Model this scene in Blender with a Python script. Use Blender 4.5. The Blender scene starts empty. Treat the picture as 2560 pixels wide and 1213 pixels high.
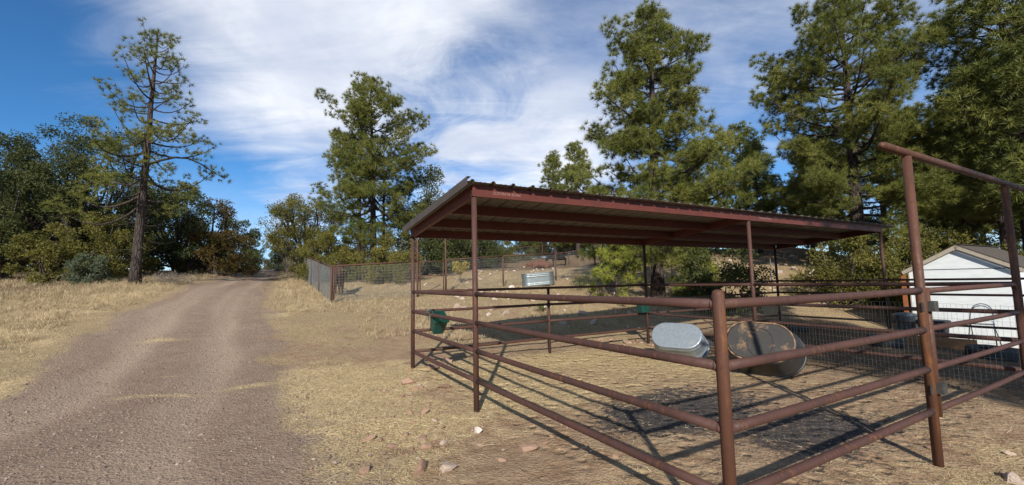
import bpy, math, random
import numpy as np
from mathutils import Matrix, Vector

# ---------------------------------------------------------------- camera, sky, sun, exposure
scene = bpy.context.scene
col = scene.collection
R = math.radians
CAM_H = 1.68
cam_d = bpy.data.cameras.new('camera')
cam = bpy.data.objects.new('camera', cam_d)
col.objects.link(cam)
cam_d.sensor_width = 36
cam_d.lens = 36 * 1069.63 / 2560
cam_d.clip_start = 0.05
cam_d.clip_end = 3000
cam.matrix_world = Matrix.Translation((0, 0, CAM_H)) @ Matrix.Rotation(R(90 + 5.183), 4, 'X') @ Matrix.Rotation(R(-1.13), 4, 'Z')
scene.camera = cam
scene.view_settings.view_transform = 'Standard'
scene.view_settings.look = 'None'
scene.view_settings.exposure = 0.40
scene.view_settings.gamma = 1

SUN_EL, SUN_AZ = R(27.3), R(183.5)      # azimuth of the sun, clockwise from +Y (it stands behind the camera)
sd = Vector((math.sin(SUN_AZ) * math.cos(SUN_EL), math.cos(SUN_AZ) * math.cos(SUN_EL), math.sin(SUN_EL)))
sun_d = bpy.data.lights.new('sun', 'SUN')
sun_d.energy = 5.0
sun_d.angle = R(0.8)
sun_d.color = (1.0, 0.94, 0.85)
sun = bpy.data.objects.new('sun', sun_d)
sun.rotation_euler = sd.to_track_quat('Z', 'Y').to_euler()
sun.location = (0, 0, 40)
col.objects.link(sun)

world = bpy.data.worlds.new('World')
scene.world = world
world.use_nodes = True


class NT:
    """small helper to write node trees"""
    def __init__(self, tree):
        self.t = tree
        tree.nodes.clear()

    def n(self, typ, ins=None, **props):
        nd = self.t.nodes.new(typ)
        for k, v in props.items():
            setattr(nd, k, v)
        for k, v in (ins or {}).items():
            s = nd.inputs[k]
            if isinstance(v, bpy.types.NodeSocket):
                self.t.links.new(v, s)
            else:
                s.default_value = v
        return nd

    def math(self, op, a, b=0.0, c=0.0, clamp=False):
        return self.n('ShaderNodeMath', {0: a, 1: b, 2: c}, operation=op, use_clamp=clamp).outputs[0]

    def mix(self, f, a, b, blend='MIX'):
        nd = self.n('ShaderNodeMix', data_type='RGBA', blend_type=blend, clamp_factor=True)
        for s, v in ((nd.inputs[0], f), (nd.inputs[6], a), (nd.inputs[7], b)):
            if isinstance(v, bpy.types.NodeSocket):
                self.t.links.new(v, s)
            else:
                s.default_value = v if not isinstance(v, tuple) or len(v) == 4 else (*v, 1)
        return nd.outputs[2]

    def ramp(self, f, lo, hi, a=0.0, b=1.0):
        return self.n('ShaderNodeMapRange', {0: f, 1: lo, 2: hi, 3: a, 4: b}, interpolation_type='SMOOTHSTEP', clamp=True).outputs[0]

    def noise(self, vec, scale, detail=4, rough=0.55, dist=0.0, dims='3D'):
        return self.n('ShaderNodeTexNoise', {'Vector': vec, 'Scale': scale, 'Detail': detail, 'Roughness': rough, 'Distortion': dist}, noise_dimensions=dims).outputs[0]


def build_sky():
    t = NT(world.node_tree)
    sky = t.n('ShaderNodeTexSky', sky_type='NISHITA', sun_disc=False, sun_elevation=SUN_EL, sun_rotation=SUN_AZ, altitude=1800, air_density=1.0, dust_density=0.4, ozone_density=2.5)
    co = t.n('ShaderNodeTexCoord').outputs['Generated']
    sep = t.n('ShaderNodeSeparateXYZ', {0: co})
    x, y, z = sep.outputs
    zz = t.math('MAXIMUM', t.math('ADD', z, 0.16), 0.05)
    u, v = t.math('DIVIDE', x, zz), t.math('DIVIDE', y, zz)
    uv = t.n('ShaderNodeCombineXYZ', {0: u, 1: v, 2: 0.0}).outputs[0]
    # broad banks
    m1 = t.n('ShaderNodeMapping', {0: uv, 1: (3.2, 1.4, 0.0), 2: (0, 0, R(24)), 3: (0.42, 0.62, 1)}).outputs[0]
    n1 = t.noise(m1, 1.0, 6, 0.5, 0.6)
    # combed fibres
    m2 = t.n('ShaderNodeMapping', {0: uv, 1: (0.3, 5.1, 0.0), 2: (0, 0, R(-52)), 3: (0.8, 3.4, 1)}).outputs[0]
    n2 = t.noise(m2, 1.0, 9, 0.62, 1.2)
    m3 = t.n('ShaderNodeMapping', {0: uv, 1: (7.3, 2.2, 0.0), 3: (2.2, 2.2, 1)}).outputs[0]
    n3 = t.noise(m3, 1.0, 8, 0.62, 0.8)
    # the thick bank stands above the centre-left, the far left is clear
    def near(d, lo, hi):
        d = Vector(d).normalized()
        dt = t.n('ShaderNodeVectorMath', {0: co, 1: tuple(d)}, operation='DOT_PRODUCT').outputs['Value']
        return t.ramp(dt, lo, hi)
    bank = near((-0.40, 0.78, 0.50), 0.85, 0.985)
    bank2 = near((0.05, 0.96, 0.24), 0.955, 0.995)
    hole = near((-0.115, 0.925, 0.36), 0.968, 1.0)
    low = near((-0.42, 0.89, 0.13), 0.955, 0.995)
    left = near((-0.88, 0.56, 0.20), 0.86, 0.97)
    dens = t.math('ADD', t.math('MULTIPLY', n1, 0.56), t.math('MULTIPLY', n2, 0.34))
    dens = t.math('ADD', dens, t.math('MULTIPLY', n3, 0.24))
    dens = t.math('ADD', dens, t.math('MULTIPLY', bank, 0.27))
    dens = t.math('ADD', dens, t.math('MULTIPLY', bank2, 0.20))
    dens = t.math('SUBTRACT', dens, t.math('MULTIPLY', left, 0.30))
    dens = t.math('ADD', dens, t.math('MULTIPLY', near((0.55, 0.75, 0.36), 0.70, 0.95), -0.03))
    dens = t.math('SUBTRACT', dens, t.math('MULTIPLY', t.math('MULTIPLY', hole, t.ramp(n3, .30, .62, 1.25, .55)), 0.20))
    dens = t.math('SUBTRACT', dens, t.math('MULTIPLY', low, 0.16))
    cov = t.ramp(dens, 0.42, 0.90)
    cov = t.math('MAXIMUM', cov, t.ramp(z, 0.0, 0.26, 0.50, 0.0))
    shade = t.noise(m3, 0.7, 5, 0.6, 0.3)
    white = t.mix(t.ramp(shade, 0.35, 0.7), (7.2, 7.8, 9.2), (10.8, 11.0, 11.4))
    blue = t.mix(1.0, sky.outputs[0], (0.52, 1.06, 1.42), 'MULTIPLY')
    c = t.mix(cov, blue, white)
    bg = t.n('ShaderNodeBackground', {'Color': c, 'Strength': 0.075})
    t.n('ShaderNodeOutputWorld', {'Surface': bg.outputs[0]})


build_sky()

# ---------------------------------------------------------------- lay of the land
AZ = R(29.487)
AX = np.array([-math.sin(AZ), math.cos(AZ)])     # along the left side of the corral
BX = np.array([math.cos(AZ), math.sin(AZ)])      # along its gate side
PO = np.array([1.225, 2.578])                    # the corner post


def ab(a, b, z=0.0):
    g = PO + a * AX + b * BX
    return np.array([g[0], g[1], z])


A1, A2, B1, BM, B6, B7 = 3.491, 6.298, 2.982, 3.055, 6.074, 12.026
RAILS = (1.521, 1.156, 0.798, 0.423)

CP = np.array([(1.2, 2.6, 0), (-.49, 5.62, .03), (-1.87, 8.06, .11), (.78, 9.56, .09), (3.41, 11.05, .02), (3.82, 4.05, -.04), (6.5, 5.57, -.03), (9.97, 11.54, .0), (8.6, 14, .2), (5, 8, 0), (2, 6.5, .03),
               (0, 0, 0), (-4, 0, 0), (-8, 2, 0), (5, 0, -.05), (-3, 4, .02), (-6, 8, .17), (-8, 6.6, .05), (-10.5, 8.6, .32), (-16.7, 14, 1.4), (-14.9, 17, 1.9), (-6.9, 16.4, 1.02), (-8.8, 19.6, 1.33), (-10.3, 22.2, 1.65), (-12.5, 26, 1.98), (-18, 34.8, 2.76), (-25, 42, 3.29), (-33, 58, 3.4),
               (-.54, 20, 1.44), (2.07, 21.5, 1.68), (4.2, 38, 2.92), (-2, 30, 2.35), (8, 45, 4.35), (12, 36, 3.7), (16, 48, 5.0), (3, 48, 4.0), (-6, 40, 3.2), (-10.4, 31, 2.75), (-3, 12, .45), (.5, 14, .62), (5.6, 17, .92), (11.3, 17, .5), (15, 22, 2.0), (18.9, 28, 3.44), (10, 28, 2.75), (20, 42, 4.2),
               (12.4, 13.3, -.35), (13.8, 11.7, -.4), (17, 10, -.6), (10, 7, -.1), (20, 18, .3), (27, 22, .1), (36, 28, 0), (30, 10, -1), (0, 120, 5.5), (-80, 80, 5), (80, 60, .5), (-100, 0, 1.5), (100, 0, -2), (0, -60, -1), (-60, -60, 0), (60, -60, -2), (-40, 20, 2.8), (-30, 8, 1.2), (-18, 24, 2.4), (-150, 150, 7), (150, 150, 2), (0, 220, 7)], float)


def _U(r2):
    return np.where(r2 > 1e-9, r2 * np.log(np.maximum(r2, 1e-9)), 0)


def _fit():
    X = CP[:, :2]
    n = len(X)
    d = ((X[:, None] - X[None]) ** 2).sum(-1)
    K = _U(d) + np.eye(n) * .5
    P = np.c_[np.ones(n), X]
    return np.linalg.solve(np.block([[K, P], [P.T, np.zeros((3, 3))]]), np.r_[CP[:, 2], np.zeros(3)])


_W = _fit()


def vnoise(x, y, seed=0):
    xi, yi = np.floor(x), np.floor(y)
    fx, fy = x - xi, y - yi
    fx, fy = fx * fx * (3 - 2 * fx), fy * fy * (3 - 2 * fy)

    def h(a, b):
        s = np.sin(a * 127.1 + b * 311.7 + seed * 74.7) * 43758.5453
        return s - np.floor(s)
    return (h(xi, yi) * (1 - fx) + h(xi + 1, yi) * fx) * (1 - fy) + (h(xi, yi + 1) * (1 - fx) + h(xi + 1, yi + 1) * fx) * fy


def fbm(x, y, s, o=4, seed=0):
    x, y = np.asarray(x, float) * s, np.asarray(y, float) * s
    t, a, w = 0, .5, 0
    for i in range(o):
        t = t + a * vnoise(x, y, seed + i)
        w += a
        x, y, a = x * 2.03 + 17.1, y * 2.03 - 9.3, a * .5
    return t / w


RL = np.array([(-7.2, -25), (-7.4, 0), (-7.7, 5), (-8.01, 6.83), (-8.78, 7.83), (-9.6, 9.05), (-10.94, 11.34), (-11.78, 13.33), (-12.2, 15.18), (-13.3, 17.62), (-15.3, 21.98), (-19.13, 29.21), (-23.5, 36.9), (-28, 44), (-36, 58)])
RR = np.array([(0.6, -25), (-0.3, 0), (-1.51, 3.74), (-2.05, 4.56), (-3.13, 6.28), (-4.68, 8.72), (-6.7, 11.86), (-8.5, 14.68), (-10.21, 17.8), (-12.17, 21.71), (-14.58, 26.42), (-16.9, 30.26), (-20.7, 37.86), (-24.5, 44), (-32, 58)])


def road_d(x, y):
    """metres inside the road edge (negative outside)"""
    xl = np.interp(y, RL[:, 1], RL[:, 0])
    xr = np.interp(y, RR[:, 1], RR[:, 0])
    d = np.minimum(x - xl, xr - x) * .85
    return np.where(y > 57, -5, d)


def sst(v, a, b):
    t = np.clip((v - a) / (b - a), 0, 1)
    return t * t * (3 - 2 * t)


def gz(x, y, micro=True):
    x, y = np.asarray(x, float), np.asarray(y, float)
    out = _W[-3] + _W[-2] * x + _W[-1] * y
    for (cx, cy, _), w in zip(CP, _W[:-3]):
        out = out + w * _U((x - cx) ** 2 + (y - cy) ** 2)
    out = np.clip(out, -4, 9)
    if micro:
        rd = sst(road_d(x, y), -.6, .5)
        far = 1 / (1 + (np.hypot(x, y - 5) / 40) ** 2)
        out = out + (fbm(x, y, 1.3, 4, 3) - .5) * .09 * (1 - .8 * rd) * far
        out = out + (fbm(x, y, .25, 3, 8) - .5) * .12 * (1 - .7 * rd) * np.clip((np.hypot(x - 2, y - 6) - 5) / 6, 0, 1)
        # soft wheel tracks
        xl = np.interp(y, RL[:, 1], RL[:, 0]); xr = np.interp(y, RR[:, 1], RR[:, 0])
        uu = (x - xl) / np.maximum(xr - xl, .1)
        tr = np.exp(-((uu - .3) / .09) ** 2) + np.exp(-((uu - .72) / .09) ** 2)
        out = out - .05 * tr * rd
    return out


def g1(x, y):
    return float(gz(x, y))


# ---------------------------------------------------------------- mesh helpers
class MB:
    def __init__(self):
        self.v, self.f, self.s, self.n = [], [], [], 0
        self.att = []

    def add(self, V, F, smooth=True, att=None):
        V = np.asarray(V, float).reshape(-1, 3)
        for f in F:
            f = np.asarray(f, int)
            if f.ndim == 1:
                f = f[None]
            self.f.append(f + self.n)
            self.s.append(smooth)
        self.v.append(V)
        self.att.append(np.full(len(V), .5) if att is None else np.broadcast_to(np.asarray(att, float), (len(V),)))
        self.n += len(V)
        return self

    def tube(self, pts, r, n=10, caps=True, att=None):
        P = np.asarray(pts, float)
        m = len(P)
        r = np.broadcast_to(np.asarray(r, float), (m,))
        T = np.gradient(P, axis=0)
        T /= np.linalg.norm(T, axis=1)[:, None] + 1e-12
        ref = np.array([0, 0, 1.]) if abs(T[0, 2]) < .9 else np.array([1., 0, 0])
        u = np.cross(T[0], ref)
        u /= np.linalg.norm(u)
        ang = np.arange(n) * 2 * np.pi / n
        V = np.zeros((m, n, 3))
        for i in range(m):
            u = u - T[i] * np.dot(u, T[i])
            u /= np.linalg.norm(u) + 1e-12
            w = np.cross(T[i], u)
            V[i] = P[i] + r[i] * (np.cos(ang)[:, None] * u + np.sin(ang)[:, None] * w)
        i, j = np.meshgrid(np.arange(m - 1), np.arange(n), indexing='ij')
        j2 = (j + 1) % n
        F = np.stack([i * n + j, i * n + j2, (i + 1) * n + j2, (i + 1) * n + j], -1).reshape(-1, 4)
        self.add(V.reshape(-1, 3), [F], True, att)
        if caps:
            k = self.n - m * n
            self.f += [(k + np.arange(n)[::-1])[None], (k + (m - 1) * n + np.arange(n))[None]]
            self.s += [False, False]
        return self

    def box(self, c, size, X=(1, 0, 0), Y=(0, 1, 0), Z=None, bev=0.0):
        X, Y = np.array(X, float), np.array(Y, float)
        X /= np.linalg.norm(X)
        Y /= np.linalg.norm(Y)
        Z = np.cross(X, Y) if Z is None else np.array(Z, float)
        h = np.array(size) / 2
        V = []
        for sz in (-1, 1):
            for sx, sy in ((-1, -1), (1, -1), (1, 1), (-1, 1)):
                V.append(np.array(c) + X * sx * h[0] + Y * sy * h[1] + Z * sz * h[2])
        self.add(V, [np.array([(3, 2, 1, 0), (4, 5, 6, 7), (0, 1, 5, 4), (1, 2, 6, 5), (2, 3, 7, 6), (3, 0, 4, 7)])], False)
        return self

    def extrude(self, prof, p, q, U, W):
        """closed 2-D profile (u,w) swept from p to q"""
        prof = np.asarray(prof, float)
        n = len(prof)
        U, W = np.asarray(U, float), np.asarray(W, float)
        o = prof[:, :1] * U + prof[:, 1:] * W
        V = np.r_[np.asarray(p) + o, np.asarray(q) + o]
        k = np.arange(n)
        F = np.stack([k, (k + 1) % n, (k + 1) % n + n, k + n], -1)
        self.add(V, [F, k[::-1][None], (k + n)[None]], False)
        return self

    def rings(self, rings, close=True, cap0=False, cap1=False, smooth=True):
        V = np.array(rings)
        m, n = V.shape[:2]
        i, j = np.meshgrid(np.arange(m - 1), np.arange(n), indexing='ij')
        j2 = (j + 1) % n
        F = [np.stack([i * n + j, i * n + j2, (i + 1) * n + j2, (i + 1) * n + j], -1).reshape(-1, 4)]
        base = self.n
        self.add(V.reshape(-1, 3), F, smooth)
        if cap0:
            self.f.append((base + np.arange(n)[::-1])[None]); self.s.append(False)
        if cap1:
            self.f.append((base + (m - 1) * n + np.arange(n))[None]); self.s.append(False)
        return self

    def xform(self, M):
        M = np.array(M)
        self.v = [v @ M[:3, :3].T + M[:3, 3] for v in self.v]
        return self

    def mesh(self, name, mat, org=(0, 0, 0)):
        me = bpy.data.meshes.new(name)
        V = np.concatenate(self.v) - np.asarray(org)
        me.vertices.add(len(V))
        me.vertices.foreach_set('co', V.astype(np.float32).ravel())
        loops = np.concatenate([f.ravel() for f in self.f]).astype(np.int32)
        tot = np.concatenate([np.full(len(f), f.shape[1]) for f in self.f]).astype(np.int32)
        sm = np.concatenate([np.full(len(f), s) for f, s in zip(self.f, self.s)])
        me.loops.add(len(loops))
        me.loops.foreach_set('vertex_index', loops)
        me.polygons.add(len(tot))
        me.polygons.foreach_set('loop_start', np.r_[0, np.cumsum(tot)[:-1]].astype(np.int32))
        me.polygons.foreach_set('loop_total', tot)
        me.polygons.foreach_set('use_smooth', sm)
        a = me.attributes.new('tone', 'FLOAT', 'POINT')
        a.data.foreach_set('value', np.concatenate(self.att).astype(np.float32))
        me.update(calc_edges=True)
        me.materials.append(mat)
        return me


def org_of(p):
    return (0, 0, 0) if p is None else p.get('_o', (0, 0, 0))


def part(name, mb, mat, parent=None, label=None):
    """mb is in world space; the object's vertices are stored relative to its parent's base"""
    org = ORG.get(parent.name, (0, 0, 0)) if parent else (0, 0, 0)
    o = bpy.data.objects.new(name, mb.mesh(name, mat, org))
    col.objects.link(o)
    o.parent = parent
    if parent:
        ORG[o.name] = org
    if label:
        o['label'] = label
    return o


ORG = {}


def tag(o, label, cat, group=None):
    o['label'] = label
    o['category'] = cat
    if group:
        o['group'] = group
    return o


def thing(name, loc, label, cat, group=None):
    o = bpy.data.objects.new(name, None)
    o.empty_display_size = .2
    o.location = loc
    col.objects.link(o)
    ORG[o.name] = tuple(float(c) for c in loc)
    return tag(o, label, cat, group)


def solo(name, mb, mat, loc, label, cat, group=None):
    """a thing that is one mesh; mb in world space"""
    o = bpy.data.objects.new(name, mb.mesh(name, mat, loc))
    o.location = loc
    col.objects.link(o)
    return tag(o, label, cat, group)


def struct(o, kind='structure'):
    o['kind'] = kind
    return o


# ---------------------------------------------------------------- materials
def material(name):
    m = bpy.data.materials.new(name)
    m.use_nodes = True
    return m, NT(m.node_tree)


def finish(t, color, rough=.8, metal=0.0, bump=None, bstr=.3, bdist=.01, trans=0.0, spec=None):
    ins = {'Base Color': color, 'Roughness': rough, 'Metallic': metal}
    p = t.n('ShaderNodeBsdfPrincipled', ins)
    if spec is not None:
        p.inputs['Specular IOR Level'].default_value = spec
    if bump is not None:
        b = t.n('ShaderNodeBump', {'Height': bump, 'Strength': bstr, 'Distance': bdist})
        t.t.links.new(b.outputs[0], p.inputs['Normal'])
    sh = p.outputs[0]
    if trans:
        tr = t.n('ShaderNodeBsdfTranslucent')
        if isinstance(color, bpy.types.NodeSocket):
            t.t.links.new(color, tr.inputs[0])
        else:
            tr.inputs[0].default_value = color
        mx = t.n('ShaderNodeMixShader', {0: trans, 1: sh, 2: tr.outputs[0]})
        sh = mx.outputs[0]
    t.n('ShaderNodeOutputMaterial', {'Surface': sh})


def mat_rust(name, base, alt, orange, amt=.62, rough=.62):
    m, t = material(name)
    co = t.n('ShaderNodeNewGeometry').outputs['Position']
    n1 = t.noise(co, 3.1, 6, .65)
    n2 = t.noise(co, 23, 5, .7)
    st = t.n('ShaderNodeMapping', {0: co, 3: (30, 30, 2.5)}).outputs[0]
    n3 = t.noise(st, 1.0, 4, .6)
    c = t.mix(t.ramp(n1, .3, .7), base, alt)
    c = t.mix(t.math('MULTIPLY', t.ramp(n2, .55, .75), .55), c, tuple(x * .45 for x in base))
    c = t.mix(t.math('MULTIPLY', t.ramp(t.math('ADD', t.math('MULTIPLY', n1, .5), t.math('MULTIPLY', n3, .5)), amt - .06, amt + .1), .8), c, orange)
    r = t.ramp(n2, .3, .7, rough - .12, rough + .2)
    finish(t, c, r, .0, t.math('ADD', n2, t.math('MULTIPLY', n3, .3)), .5, .004, spec=.3)
    return m


M_PIPE = mat_rust('weathered_pipe', (.080, .037, .028), (.052, .026, .022), (.15, .062, .025), .58)
M_PIPE2 = mat_rust('browner_pipe', (.088, .037, .022), (.060, .027, .018), (.18, .072, .024), .54)
M_BEAM = mat_rust('red_oxide_beam', (.115, .031, .022), (.085, .026, .020), (.14, .045, .022), .72, .5)
M_OLDPIPE = mat_rust('old_fence_pipe', (.090, .042, .028), (.062, .033, .025), (.15, .066, .026), .58, .7)


def mat_simple(name, c1, c2, scale=8, rough=.7, metal=0.0, bstr=.2, bdist=.004, stretch=None, spec=None, lo=.35, hi=.65, detail=5):
    m, t = material(name)
    co = t.n('ShaderNodeTexCoord').outputs['Object']
    if stretch:
        co = t.n('ShaderNodeMapping', {0: co, 3: stretch}).outputs[0]
    n = t.noise(co, scale, detail, .6)
    finish(t, t.mix(t.ramp(n, lo, hi), c1, c2), t.ramp(n, .3, .7, max(.05, rough - .08), min(1, rough + .1)), metal, n, bstr, bdist, spec=spec)
    return m


M_TRIM = mat_simple('brown_trim_steel', (.085, .064, .048), (.065, .05, .038), 4, .5, .1, .05, .002)
M_ROOF = mat_simple('tan_sheet_steel', (.165, .148, .125), (.13, .117, .10), 2.5, .42, .25, .05, .002)
M_GALV = mat_simple('galvanised_steel', (.22, .25, .26), (.14, .165, .18), 14, .45, .6, .08, .002)
M_WIRE = mat_simple('galvanised_wire', (.20, .21, .21), (.13, .135, .135), 3, .5, .5, 0, .001)
M_WIRE_B = mat_simple('bright_wire', (.34, .34, .32), (.24, .24, .22), 3, .5, .4, 0, .001)
M_WIRE_D = mat_simple('dull_wire', (.16, .15, .13), (.10, .09, .08), 3, .6, .4, 0, .001)
M_WHITEINK = mat_simple('faded_white_ink', (.30, .20, .18), (.20, .10, .085), 60, .8)
M_GREEN = mat_simple('green_plastic', (.008, .042, .033), (.010, .058, .044), 20, .38, 0, .15, .002, spec=.4)
M_TYRE = mat_simple('worn_rubber', (.022, .022, .024), (.038, .035, .032), 12, .8)
M_SHED = mat_simple('painted_board', (.74, .77, .76), (.66, .69, .69), 3, .6, 0, .06, .002, stretch=(1, 1, 3))
M_FASCIA = mat_simple('beige_trim', (.40, .34, .26), (.34, .29, .22), 6, .7)
M_SHINGLE = mat_simple('brown_shingle', (.090, .072, .055), (.055, .045, .036), 18, .9, 0, .5, .006)
M_ORANGE = mat_simple('orange_board', (.33, .11, .035), (.24, .08, .028), 9, .8, 0, .2, .004, stretch=(8, 8, 1))
M_PLANK = mat_simple('raw_board', (.34, .17, .07), (.26, .125, .055), 7, .85, 0, .3, .004, stretch=(1, 1, 8))
M_DARKBIN = mat_simple('dark_plastic', (.030, .033, .038), (.045, .05, .056), 5, .5)
M_BLACKCOW = mat_simple('black_hide', (.007, .007, .008), (.012, .011, .010), 30, .9, spec=.08)
M_REDCOW = mat_simple('red_hide', (.115, .036, .018), (.075, .025, .014), 14, .8)
M_BAY = mat_simple('bay_hide', (.060, .019, .010), (.030, .012, .008), 5, .75, spec=.15)
M_HOOF = mat_simple('dark_horn', (.03, .025, .02), (.02, .018, .015), 14, .6)
M_MANE = mat_simple('black_hair', (.012, .011, .010), (.02, .018, .016), 40, .7)
M_TAN = mat_simple('pale_muzzle', (.42, .30, .19), (.34, .24, .15), 20, .8)
M_STEEL = mat_simple('bright_steel', (.5, .5, .5), (.38, .38, .39), 12, .3, .8, .05, .001)


def mat_dirty_tank(name, clean, dirt, metal, rough, scale, cover):
    m, t = material(name)
    co = t.n('ShaderNodeTexCoord').outputs['Object']
    n1 = t.noise(co, scale, 7, .68, .4)
    n2 = t.noise(co, scale * 6, 5, .65)
    f = t.ramp(t.math('ADD', t.math('MULTIPLY', n1, .75), t.math('MULTIPLY', n2, .25)), cover, cover + .13)
    c = t.mix(t.ramp(n2, .3, .7), clean, tuple(x * .8 for x in clean))
    c = t.mix(f, c, dirt)
    finish(t, c, t.ramp(f, 0, 1, rough, .95), t.math('MULTIPLY', t.math('SUBTRACT', 1.0, f), metal), t.math('ADD', t.math('MULTIPLY', f, .6), t.math('MULTIPLY', n2, .4)), .4, .006)
    return m


M_TANK = mat_dirty_tank('dusty_galvanised_tank', (.31, .36, .41), (.29, .21, .14), .5, .42, 3.5, .57)
M_TUB = mat_dirty_tank('muddy_black_tub', (.030, .028, .026), (.22, .135, .075), 0.0, .75, 2.6, .52)
M_TUBWALL = mat_dirty_tank('black_tub_wall', (.022, .024, .027), (.16, .10, .055), 0.0, .5, 2.2, .60)


def mat_bark(name, c1, c2, c3):
    m, t = material(name)
    co = t.n('ShaderNodeTexCoord').outputs['Object']
    st = t.n('ShaderNodeMapping', {0: co, 3: (7, 7, 1.6)}).outputs[0]
    v = t.n('ShaderNodeTexVoronoi', {'Vector': st, 'Scale': 1.6, 'Randomness': 1}, feature='DISTANCE_TO_EDGE').outputs[0]
    n = t.noise(st, 2.2, 6, .65)
    c = t.mix(t.ramp(n, .35, .65), c1, c2)
    c = t.mix(t.ramp(v, .0, .16, 1, 0), c, c3)
    finish(t, c, .9, 0, t.math('ADD', t.ramp(v, 0, .2), t.math('MULTIPLY', n, .5)), .9, .03)
    return m


M_BARK = mat_bark('pine_bark', (.064, .042, .032), (.044, .030, .025), (.018, .013, .011))
M_BARKJ = mat_bark('grey_bark', (.085, .065, .052), (.060, .046, .038), (.025, .020, .017))
M_TWIG = mat_simple('dead_twig', (.20, .165, .135), (.13, .105, .085), 10, .9)


def mat_leaf(name, a, b, c3, trans=.34, rough=.55):
    """tone runs 0..1 over the clumps of a crown: leaf colours differ from clump to clump"""
    m, t = material(name)
    at = t.n('ShaderNodeAttribute', attribute_name='tone').outputs['Fac']
    co = t.n('ShaderNodeTexCoord').outputs['Object']
    n = t.noise(co, 1.1, 3, .6)
    f = t.math('ADD', t.math('MULTIPLY', at, .7), t.math('MULTIPLY', n, .4))
    c = t.mix(t.ramp(f, .2, .6), a, b)
    c = t.mix(t.ramp(f, .62, .95), c, c3)
    c = t.mix(t.ramp(t.noise(co, 2.7, 4, .6), .64, .74, 0, .45), c, (.17, .12, .045))
    finish(t, c, rough, 0, trans=trans, spec=.3)
    return m


M_PINE = mat_leaf('pine_needles', (0.095, 0.115, 0.025), (0.168, 0.180, 0.038), (0.245, 0.24, 0.058))
M_PINE_Y = mat_leaf('young_pine_needles', (0.18, 0.21, 0.034), (0.27, 0.29, 0.046), (0.34, 0.35, 0.066))
M_PINE_D = mat_leaf('dark_pine_needles', (0.078, 0.102, 0.025), (0.14, 0.158, 0.036), (0.205, 0.208, 0.05))  # a darker green needle colour for some of the pines
M_OAK = mat_leaf('evergreen_oak_leaves', (0.04, 0.056, 0.021), (0.075, 0.092, 0.029), (0.12, 0.13, 0.041))
M_JUN = mat_leaf('juniper_scales', (0.1, 0.104, 0.024), (0.172, 0.16, 0.035), (0.23, 0.2, 0.05))
M_JUN_D = mat_leaf('dark_juniper_scales', (0.046, 0.064, 0.023), (0.088, 0.104, 0.032), (0.14, 0.145, 0.046))
M_JUN_B = mat_leaf('rusty_juniper_scales', (0.095, 0.068, 0.019), (0.14, 0.094, 0.024), (0.11, 0.1, 0.03))
M_SAGE = mat_leaf('grey_green_leaves', (.085, .110, .062), (.125, .150, .090), (.16, .18, .11))
M_YELLOW = mat_leaf('yellow_leaves', (.30, .23, .045), (.40, .32, .07), (.5, .42, .12))
M_YUCCA = mat_leaf('yucca_blades', (.075, .115, .030), (.14, .165, .055), (.30, .27, .13))
M_REDBUSH = mat_leaf('russet_leaves', (.24, .085, .020), (.32, .12, .025), (.20, .12, .03))


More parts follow.
